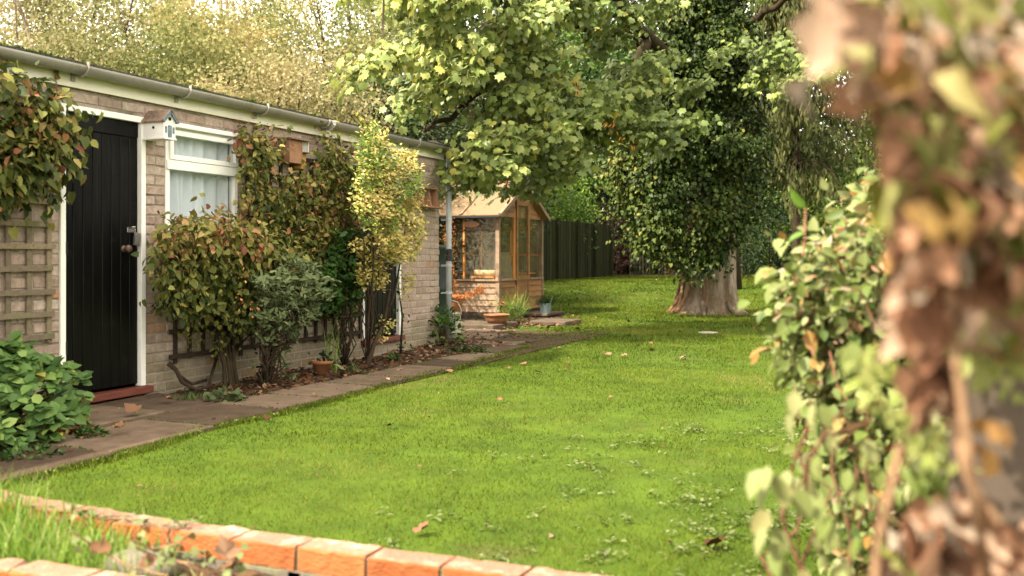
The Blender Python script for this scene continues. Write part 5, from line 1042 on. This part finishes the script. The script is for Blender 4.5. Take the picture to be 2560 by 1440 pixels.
n = 420; litter('leaf_litter', 'dead leaves gathered around the slabs by the greenhouse', np.stack([rng.normal(size=n)*.45-5.75, rng.normal(size=n)*.9+14.3],1), .05)
n = 260; litter('leaf_litter', 'dead leaves on the stone path beyond the shed corner', np.stack([rng.normal(size=n)*.4-5.4, rng.normal(size=n)*.5+11.6],1), .035, z=.045)
P_ = lawn_pts(70, 3.2, 9.5, -.3); litter('leaf_litter', 'small dead leaf scraps on the near lawn', np.concatenate([P_, np.full((70,1),.02)],1), .022)
P_ = lawn_pts(520, 9, 34, -.6); litter('leaf_litter', 'scattered dead leaves across the far lawn', np.concatenate([P_, (hgt(P_[:,0],P_[:,1])+.03)[:,None]],1), .060)
P_ = np.stack([rng.uniform(-5.4,-4.15,160), rng.uniform(3.2,11,160)],1); litter('leaf_litter', 'small dead leaves on the path slabs', P_, .022, z=.042)
n = 1500; sy = rng.uniform(2.8,11.2,n); sx = np.where(rng.random(n) < .5, -4.66, Ledge(sy)+.0)+rng.normal(size=n)*.02; sx[:600] = rng.uniform(-4.66,-4.14,600); sy[:600] = rng.choice(JY, 600)+rng.normal(size=600)*.010; mo = leaves('path_moss', T_QUAD, np.stack([sx,sy,np.full(n,.028)],1), rdir(n)+np.array([0,0,1]), rdir(n), .016, rng.random(n), M['moss']); tag(mo, 'moss in the joints of the stone path', 'moss', kind='stuff')
# ------------------------------------------------------------------ orange brick edging and raised bed
def edging(name, label, pts, ztop, flip=1):
    t_ = thing(name, ((pts[0][0]+pts[-1][0])/2, (pts[0][1]+pts[-1][1])/2, ztop-.3), label, 'brick edging'); b = MB(); tp = MB(); mo_ = MB()
    for (x0,y0),(x1,y1),wd in pts_to_bricks(pts):
        d = np.array([x1-x0,y1-y0,0.]); L = np.linalg.norm(d); d /= L; nrm = np.array([-d[1],d[0],0.]); c = np.array([(x0+x1)/2,(y0+y1)/2,ztop-.035])+nrm*.051+np.array([0,0,random.uniform(-.002,.002)])
        dj = d*math.cos(.008*random.uniform(-1,1)); hx = d*(L/2-.005)
        tb_ = random.random(); vs = []; ch = .005                       # chamfered body with slightly rough edge
        nseg = 7
        for sgn_z, q in ((-1,0),(1,0)): pass
        prof = [(-.051,-.0325),(-.051,.0325-ch),(-.051+ch,.0325),(.051-ch,.0325),(.051,.0325-ch),(.051,-.0325)]
        k0 = len(b.v)
        for s in range(nseg+1):
            f = -1+2*s/nseg
            for (a_, z_) in prof:
                p = c+hx*f+nrm*a_+np.array([0,0,z_])+rng.normal(size=3)*.0016; b.v.append(tuple(p))
        for s in range(nseg):
            for i in range(5):
                if i == 2: continue
                b.f.append((k0+s*6+i, k0+(s+1)*6+i, k0+(s+1)*6+i+1, k0+s*6+i+1)); b.t.append(tb_)
        b.f.append(tuple(k0+i for i in range(6))); b.t.append(tb_); b.f.append(tuple(k0+nseg*6+i for i in range(5,-1,-1))); b.t.append(tb_)
        k1 = len(tp.v)
        for s in range(nseg+1): tp.v += [b.v[k0+s*6+2], b.v[k0+s*6+3]]
        for s in range(nseg): tp.f.append((k1+2*s, k1+2*s+1, k1+2*s+3, k1+2*s+2)); tp.t.append(tb_)
        mo_.obox(c+np.array([0,0,-.004]), d*(L/2+.001), nrm*.046, np.array([0,0,.029])); mo_.obox(c+np.array([0,0,-.18]), d*(L/2+.02), nrm*.060, np.array([0,0,.145]))
    b.build('brick', M['edge_brick'], t_); tp.build('brick_top', M['edge_top'], t_); mo_.build('mortar', M['stone'], t_)
    return t_
def pts_to_bricks(pts):
    out = []
    for (a, b) in zip(pts[:-1], pts[1:]):
        L = math.hypot(b[0]-a[0], b[1]-a[1]); k = max(1, round(L/.225))
        for i in range(k): out.append(((a[0]+(b[0]-a[0])*i/k, a[1]+(b[1]-a[1])*i/k), (a[0]+(b[0]-a[0])*(i+1)/k, a[1]+(b[1]-a[1])*(i+1)/k), 0))
    return out
edging('brick_edging', 'row of orange bricks edging the lawn in the foreground, furthest row from the viewer', [(-3.25,2.45),(-2.76,2.37),(-2.31,2.325),(-.06,2.325)], .27)
edging('brick_edging', 'short row of orange bricks at the bottom left corner, nearest row to the viewer', [(-2.62,1.70),(-2.20,1.865),(-1.75,1.87),(.10,1.845)], .27)
sl = grid_sheet('raised_bed_soil', np.linspace(1.95,2.40,12), lambda y: -3.4, lambda y: .2, 60, lambda x,y: .155+.03*float(noise2(x,y,9))+.014*float(noise2(x,y,40)), M['soil']); tag(sl, kind='structure')
st = MB(); sc_ = PG(355,1408,.22); v0 = rdir(60); 
bmx = MB(); nn = 14
for i in range(7):
    ph_ = math.pi*i/6
    for j in range(nn):
        th = 2*math.pi*j/nn; r_ = 1+.16*(float(noise2(th*2,ph_*3,1.5))-.5); bmx.v.append((sc_[0]+.13*r_*math.sin(ph_)*math.cos(th), sc_[1]+.0+.07*r_*math.sin(ph_)*math.sin(th), .21+.045*r_*math.cos(ph_)))
for i in range(6):
    for j in range(nn): bmx.f.append((i*nn+j,(i+1)*nn+j,(i+1)*nn+(j+1)%nn,i*nn+(j+1)%nn)); bmx.t.append(.5)
tag(bmx.build('stone', M['stone'], smooth=True), 'lichen-covered grey stone in the raised bed between the two brick rows', 'stone')
def gtuft(label, cx, cy, n, h, sx, sy, lean=.35, w=.0055):
    t_ = thing('grass_clump', (cx,cy,.17), label, 'grass'); pos = np.stack([cx+rng.normal(size=n)*sx, cy+rng.normal(size=n)*sy, np.full(n,.16)],1); pos[:,1] = np.clip(pos[:,1],1.98,2.31)
    leaves('blades', T_LONG, pos, np.concatenate([rng.normal(size=(n,2))*lean, np.ones((n,1))],1), rdir(n)*np.array([1,1,.1]), h*(.4+.7*rng.random(n)), np.clip(.45+.3*rng.normal(size=n),0,1), Lf['tallgrass'], t_, width=w)
gtuft('tall lush green grass clump at the left end of the raised bed', -2.42, 2.12, 1500, .17, .22, .09)
g1 = PG(30,1300,.17); gtuft('fine long grass blades rising above the bricks at the left edge', -2.75, 2.2, 800, .26, .16, .08, .28)
gtuft('small green grass tuft against the brick face near the stone', float(PG(325,1390,.2)[0]), 2.22, 130, .13, .035, .03, .30)
gtuft('second small grass tuft between tall clump and the stone', float(PG(230,1370,.2)[0]), 2.2, 200, .13, .06, .05, .35)
# trailing ivy over the bricks and in the bed
tv_ = thing('trailing_ivy', (-2.2,2.3,.2), 'thin trailing ivy stems with small grey-green leaves over the left bricks', 'ivy'); mb = MB(); LP_ = []
for k in range(10):
    x0 = random.uniform(-2.75,-2.15); p = np.array([x0, 2.15+random.uniform(-.05,.2), .27]); pts = [p]; a = random.uniform(-.3,.5)
    for i in range(9):
        a += random.uniform(-.5,.5); p = p+np.array([math.cos(a)*.07, math.sin(a)*.035, random.uniform(-.012,.012)]); p[1] = min(max(p[1],2.0),2.50); on = 2.32 < p[1] < 2.43
        p[2] = .278 if on else max(.19, .24-.3*abs(p[1]-2.37)); pts.append(p.copy()); LP_.append(p.copy())
    mb.tube(pts, [.0028,.0016], 5)
mb.build('stems', M['root'], tv_); LP_ = np.array(LP_); per = 3; c = np.repeat(LP_, per, 0); n = len(c)
leaves('leaves', T_HEART, c+rng.normal(size=c.shape)*np.array([.02,.012,.004])+np.array([0,0,.006]), rdir(n)*np.array([1,1,.3]), np.array([0,0,1.])+.5*rdir(n), .020*(.6+.7*rng.random(n)), rng.random(n)*.7, Lf['blue'], tv_)
bv = thing('creeping_plant', (-1.75,2.12,.18), 'creeping plant with round pale leaves in the bed below the brick face', 'plant'); mb = MB(); L2 = []
for pts in ([(430,1400),(500,1425),(560,1440)],[(340,1370),(400,1395),(470,1408),(540,1432)],[(330,1350),(380,1372),(440,1362),(470,1340)],[(540,1425),(580,1400),(605,1410)],[(180,1330),(250,1375),(330,1420),(420,1440)]):
    P_ = [PD(a,b,2.62+random.uniform(-.05,.05)) for a,b in pts]; mb.tube(P_, .0028, 5); L2 += P_
mb.build('stems', M['root'], bv); L2 = np.array(L2); c = np.repeat(L2, 3, 0); n = len(c)
leaves('leaves', T_HEART, c+rng.normal(size=c.shape)*.022, rdir(n), np.array([-.1,-.5,.7])+.4*rdir(n), .024, .5+.5*rng.random(n), Lf['weed'], bv)
for px, py, s_, t_, lab in ((575,1400,.075,.85,'large curled tan leaf leaning on the brick face'),(560,1432,.07,.8,'tan curled leaf at the bottom edge below the brick face'),(245,1385,.05,.6,'orange-brown leaf beside the small grass tuft in the bed'),(360,1420,.05,.55,'small brown leaf between stone and near bricks')):
    curl_leaf('dead_leaf', lab, PD(px,py,2.62), s_, t_, 'dead leaves in the raised bed', 0, ang=random.uniform(0,3), tilt=.8)
# ------------------------------------------------------------------ near hedge on the right
hg = thing('honeysuckle_hedge', (.9,2.9,0), 'sunlit leafy honeysuckle hedge with red twigs along the right side of the lawn', 'hedge')
cs_ = []
def blob(poly, n, d0, d1):
    q = sample_poly(poly, n); return PDv(q, rng.uniform(d0, d1, n))
HP = [(2230,450),(2150,490),(2110,570),(2050,640),(2005,700),(1990,770),(1995,860),(2030,930),(2050,1000),(2120,1060),(2330,1080),(2480,1080),(2600,1000),(2600,420)]
cs_.append(blob(HP, 1150, 2.7, 3.9)); cs_.append(blob([(2060,960),(2180,1000),(2480,1060),(2480,1300),(2560,1500),(2140,1500),(2120,1300),(2060,1120)], 460, 2.5, 3.4))
cs_.append(blob([(1960,700),(2060,640),(2200,600),(2300,900),(2100,960),(1990,900)], 200, 2.6, 2.9))
cs = np.vstack(cs_); per = 9; pos, tip, nor = cluster(cs, per, (.075,.075,.075), .45, .3, (-.5,-.75,.35))
leaves('leaves', T_OVATE, pos, tip, nor, .054*(.4+.8*rng.random(len(pos))), np.clip(.56+.28*rng.normal(size=len(pos)),0,1), Lf['hedge'], hg)
leaves('dry_leaves', T_OVATE, pos[::9]+rng.normal(size=pos[::9].shape)*.03, tip[::9], nor[::9], .036, rng.random(len(pos[::9])), Lf['wither'], hg, width=.018)
mb = MB()
for c in cs[::4]:
    b = c+rng.normal(size=3)*np.array([.06,.06,.07])+np.array([.05,.03,-.05])
    mid = (b+c)/2+rng.normal(size=3)*.05; mb.tube([b, (b+c)/2+rng.normal(size=3)*.02, c], [.0032,.0018], 5, lump=.2)
mb.build('twigs', M['redstem'], hg)
mb = MB()
for k in range(13):
    px = random.uniform(2000,2480); b = PD(px+random.uniform(-60,120), 1560, random.uniform(2.0,2.6)); e = PD(px, random.uniform(950,1150), random.uniform(2.2,2.7)); mb.tube([b]+[b+(e-b)*f+rng.normal(size=3)*.035 for f in (.2,.4,.6,.8)]+[e], [.005,.002], 6, lump=.3)
mb.build('stems', M['vine'], hg)
sh = [PD(2008,640,2.45),PD(2012,580,2.45),PD(2014,520,2.45)]; MB().tube(sh, [.0035,.0025], 6).build('shoot', M['redstem'], hg)
n = 2; leaves('shoot_leaf', T_OVATE, np.array([sh[2],sh[1]]), np.array([PD(1975,478,2.45)-sh[2], PD(1970,600,2.45)-sh[1]]), np.array([[-.6,-.5,.5],[-.3,-.6,.6]]), np.array([.062,.05]), np.array([.3,.35]), Lf['laurel'], hg, width=np.array([.045,.035]))
# hanging tendrils left of the hedge
td = thing('hanging_tendrils', tuple(PD(2050,1300,1.75)), 'loose hanging creeper strands with pale limp leaves at the lower left of the hedge', 'creeper'); mb = MB(); L3 = []
for pts in ([(2120,1020),(2060,1100),(2010,1200),(1960,1320),(1900,1440)],[(2150,1060),(2060,1080),(2020,1160),(1995,1290),(2000,1440)],[(2200,1150),(2140,1260),(2130,1380),(2135,1500)],[(2180,1050),(2120,1090),(2090,1180)],[(2300,1150),(2230,1220),(2190,1330),(2180,1500)]):
    P_ = [PD(a,b,1.75+random.uniform(-.08,.08)) for a,b in pts]; P_ = [p for a_, b_ in zip(P_[:-1], P_[1:]) for p in (a_, (a_+b_)/2+rng.normal(size=3)*.012)]+[P_[-1]]; mb.tube(P_, [.0032,.0016], 6, lump=.3); L3 += P_
mb.build('stems', M['vine'], td, smooth=True)
spots = [(2150,1100),(2120,1180),(2170,1240),(2100,1330),(2160,1350),(2200,1400),(2040,1340),(2090,1080),(2180,1150),(2050,1150),(1920,1180,),(1945,1195),(1990,1020),(1915,1300),(2030,1210),(2070,1230),(1975,1230),(1930,1330),(2010,1170),(2040,1260),(1990,975),(2050,1000),(2110,870),(2080,1290),(2330,1120),(2010,1415),(1960,1400),(2065,1410),(2120,1400)]
c = np.array([PD(a,b,1.72+random.uniform(-.12,.12)) for a,b in spots]); n = len(c)*2; c = np.repeat(c,2,0)+rng.normal(size=(n,3))*.012
leaves('leaves', T_OVATE, c, rdir(n)*.5+np.array([-.1,0,-1.]), rdir(n)*.5+np.array([-.5,-.8,.2]), .052*(.7+.5*rng.random(n)), .5+.4*rng.random(n), Lf['hedge'], td)
# ------------------------------------------------------------------ post and blurred creeper closest to the camera
pc = PD(2470,1000,1.25); po = MB(); po.box(pc[0]-.045,pc[0]+.045,pc[1]-.045,pc[1]+.045,-.1,1.02,ch=.006); tag(po.build('wooden_post', M['post']), 'weathered grey square wooden post half hidden by the near creeper', 'post')
cr = thing('withered_creeper', tuple(PD(2400,1440,1.0)), 'out-of-focus creeper with withered brown and yellow-green leaves hanging in the right foreground', 'creeper')
def near(poly, n, d0, d1, size, pal, tl, th, tpl=T_MAPLE, nm='leaves', curl=True):
    q = sample_poly(poly, n); c = PDv(q, rng.uniform(d0,d1,n)); tv, tf = tpl
    if curl: tv = tv.copy(); tv[:,2] += .9*tv[:,0]**2+.15*np.sin(tv[:,1]*7)
    leaves(nm, (tv, tf), c, rdir(n)*.75+np.array([-.1,0,-.9]), rdir(n)*.7+np.array([-.45,-.8,.25]), size*(.6+.7*rng.random(n)), rng.uniform(tl,th,n), Lf[pal], cr); return c
A1 = [(2110,-60),(2140,60),(2180,170),(2210,300),(2250,420),(2240,560),(2600,560),(2600,-60)]
A2 = [(2230,420),(2215,560),(2250,740),(2310,880),(2400,840),(2460,700),(2500,420)]
T_CURL = (T_OVATE[0].copy(), T_OVATE[1]); T_CURL[0][:,2] += 1.6*T_CURL[0][:,0]**2+.22*np.sin(T_CURL[0][:,1]*5)
T_CURL2 = (T_HEART[0].copy(), T_HEART[1]); T_CURL2[0][:,2] += 1.2*T_CURL2[0][:,0]**2-.25*np.sin(T_CURL2[0][:,1]*4)
def near2(poly, n, d0, d1, size, pal, tl, th, tpl):
    q = sample_poly(poly, n); c = PDv(q, rng.uniform(d0,d1,n)); sz = size*(.45+.9*rng.random(n))
    leaves('leaves', tpl, c, rdir(n)*.7+np.array([-.05,0,-.9]), rdir(n)*.8+np.array([-.4,-.7,.25]), sz, rng.uniform(tl,th,n), Lf[pal], cr, width=sz*(.45+.6*rng.random(n)))
for pal, lo, hi, k in (('wither',0,1,80),('wither',.5,1,60),('frontgreen',.5,1.,90),('frontgreen',0,.7,90)):
    near2(A1, int(k*1.35), .78, 1.3, .041, pal, lo, hi, T_CURL); near2(A1, int(k*.7), .78, 1.25, .037, pal, lo, hi, T_CURL2)
for pal, lo, hi, k in (('wither',0,.7,44),('wither',.4,1,26),('frontgreen',.3,1.,26)): near2(A2, int(k*1.3), .76, 1.1, .042, pal, lo, hi, T_CURL2)
near2([(2400,560),(2600,560),(2600,900),(2430,860)], 70, .9, 1.3, .044, 'frontgreen', 0, 1, T_CURL); near2([(2400,560),(2600,560),(2600,820),(2430,860)], 22, .8, 1.1, .042, 'wither', .1, .9, T_CURL)
near2([(2280,1280),(2380,1220),(2500,1250),(2600,1320),(2600,1500),(2150,1500),(2180,1400)], 120, .95, 1.4, .040, 'wither', .0, 1.0, T_CURL2)
near2([(2260,900),(2360,880),(2380,1000),(2300,1020)], 16, .9, 1.1, .044, 'wither', .0, .8, T_CURL2)
near([(2050,-60),(2080,80),(2110,180),(2150,-60)], 7, .72,.8,.040,'wither',.4,.9,T_CURL2); near([(2005,170),(2060,160),(2060,215),(2010,210)], 1, .72,.74,.045,'wither',.95,1.,T_CURL)
near([(2110,130),(2180,130),(2160,260),(2120,260)], 5, .72,.8,.042,'wither',.5,.9,T_CURL); near([(2410,1060),(2480,1040),(2490,1150),(2440,1160)], 2, .9, 1.0, .042, 'frontgreen', .95, 1.0, T_CURL2)
near2([(2090,1400),(2300,1380),(2300,1500),(2060,1500)], 20, 1.1,1.3,.045,'frontgreen',.3,.8,T_CURL)
near2([(2300,1000),(2440,1000),(2420,1250),(2240,1260)], 60, 1.3, 1.7, .045, 'hedge', .3,1, T_CURL)
near([(2140,860),(2220,870),(2300,930),(2360,1130),(2440,1150),(2330,1190),(2240,1060),(2130,960)], 70, 1.15,1.35,.028,'pods',0,1,T_OVATE,'pods',False)
near([(2360,830),(2480,820),(2560,850),(2560,1010),(2470,930),(2380,900)], 70, 1.0,1.25,.027,'pods',0,1,T_OVATE,'pods',False)
mb = MB()
for pts in ([(2300,-60),(2330,200),(2350,420),(2370,640),(2390,900),(2430,1200),(2480,1500)],[(2330,-60),(2380,160),(2360,380),(2340,600)],[(2500,-60),(2470,300),(2440,560),(2400,800)],[(2200,-60),(2170,80),(2150,170)],[(2560,900),(2440,870),(2330,860)],[(2250,1110),(2215,1280),(2190,1380),(2185,1500)],[(2380,1040),(2420,1200),(2500,1310)]):
    P_ = [PD(a,b,.95+random.uniform(-.08,.08)) for a,b in pts]; mb.tube(P_, .0042, 7, lump=.3)
mb.build('stems', M['root'], cr, smooth=True)
# ------------------------------------------------------------------ light, sky, camera
SAZ = np.array([-.54,-.84]); SAZ /= np.linalg.norm(SAZ); EL = math.radians(47)
sd = Vector((SAZ[0]*math.cos(EL), SAZ[1]*math.cos(EL), math.sin(EL)))
li = bpy.data.lights.new('sun', 'SUN'); li.energy = 3.6; li.angle = math.radians(.8); li.color = (1,.90,.74); so = bpy.data.objects.new('sun', li); COL.objects.link(so); so.rotation_euler = (-sd).to_track_quat('-Z','Y').to_euler(); so.location = sd*30
W = bpy.data.worlds.new('World'); S.world = W; W.use_nodes = True; t = W.node_tree; t.nodes.clear(); o = t.nodes.new('ShaderNodeOutputWorld'); bgn = t.nodes.new('ShaderNodeBackground'); bgn.inputs[1].default_value = .145
sk = t.nodes.new('ShaderNodeTexSky'); sk.sky_type = 'NISHITA'; sk.sun_disc = False; sk.sun_elevation = EL; sk.sun_rotation = math.atan2(SAZ[0], SAZ[1]); sk.dust_density = 3; sk.ozone_density = .6; sk.air_density = 1.0
hs_ = t.nodes.new('ShaderNodeMixRGB'); hs_.inputs[0].default_value = .75; hs_.inputs[2].default_value = (9.2,8.3,6.7,1)    # thin bright haze over the sky
t.links.new(sk.outputs[0], hs_.inputs[1]); t.links.new(hs_.outputs[0], bgn.inputs[0]); t.links.new(bgn.outputs[0], o.inputs[0])
cam = bpy.data.cameras.new('camera'); co_ = bpy.data.objects.new('camera', cam); COL.objects.link(co_); co_.location = (0,0,EYE); co_.rotation_euler = (math.radians(90),0,A)
cam.lens = 35*F/2489; cam.sensor_width = 36; cam.shift_y = -80/2560; cam.clip_start = .05; cam.clip_end = 400
cam.dof.use_dof = True; cam.dof.focus_distance = 9.0; cam.dof.aperture_fstop = 2.5; cam.dof.aperture_blades = 9
S.camera = co_
S.view_settings.view_transform = 'Standard'; S.view_settings.look = 'None'; S.view_settings.exposure = 1.85; S.view_settings.gamma = 1
S.cycles.use_denoising = True; S.cycles.max_bounces = 8; S.cycles.transparent_max_bounces = 12; S.cycles.diffuse_bounces = 3; S.cycles.transmission_bounces = 5; S.cycles.caustics_reflective = False; S.cycles.caustics_refractive = False; S.cycles.sample_clamp_indirect = 6
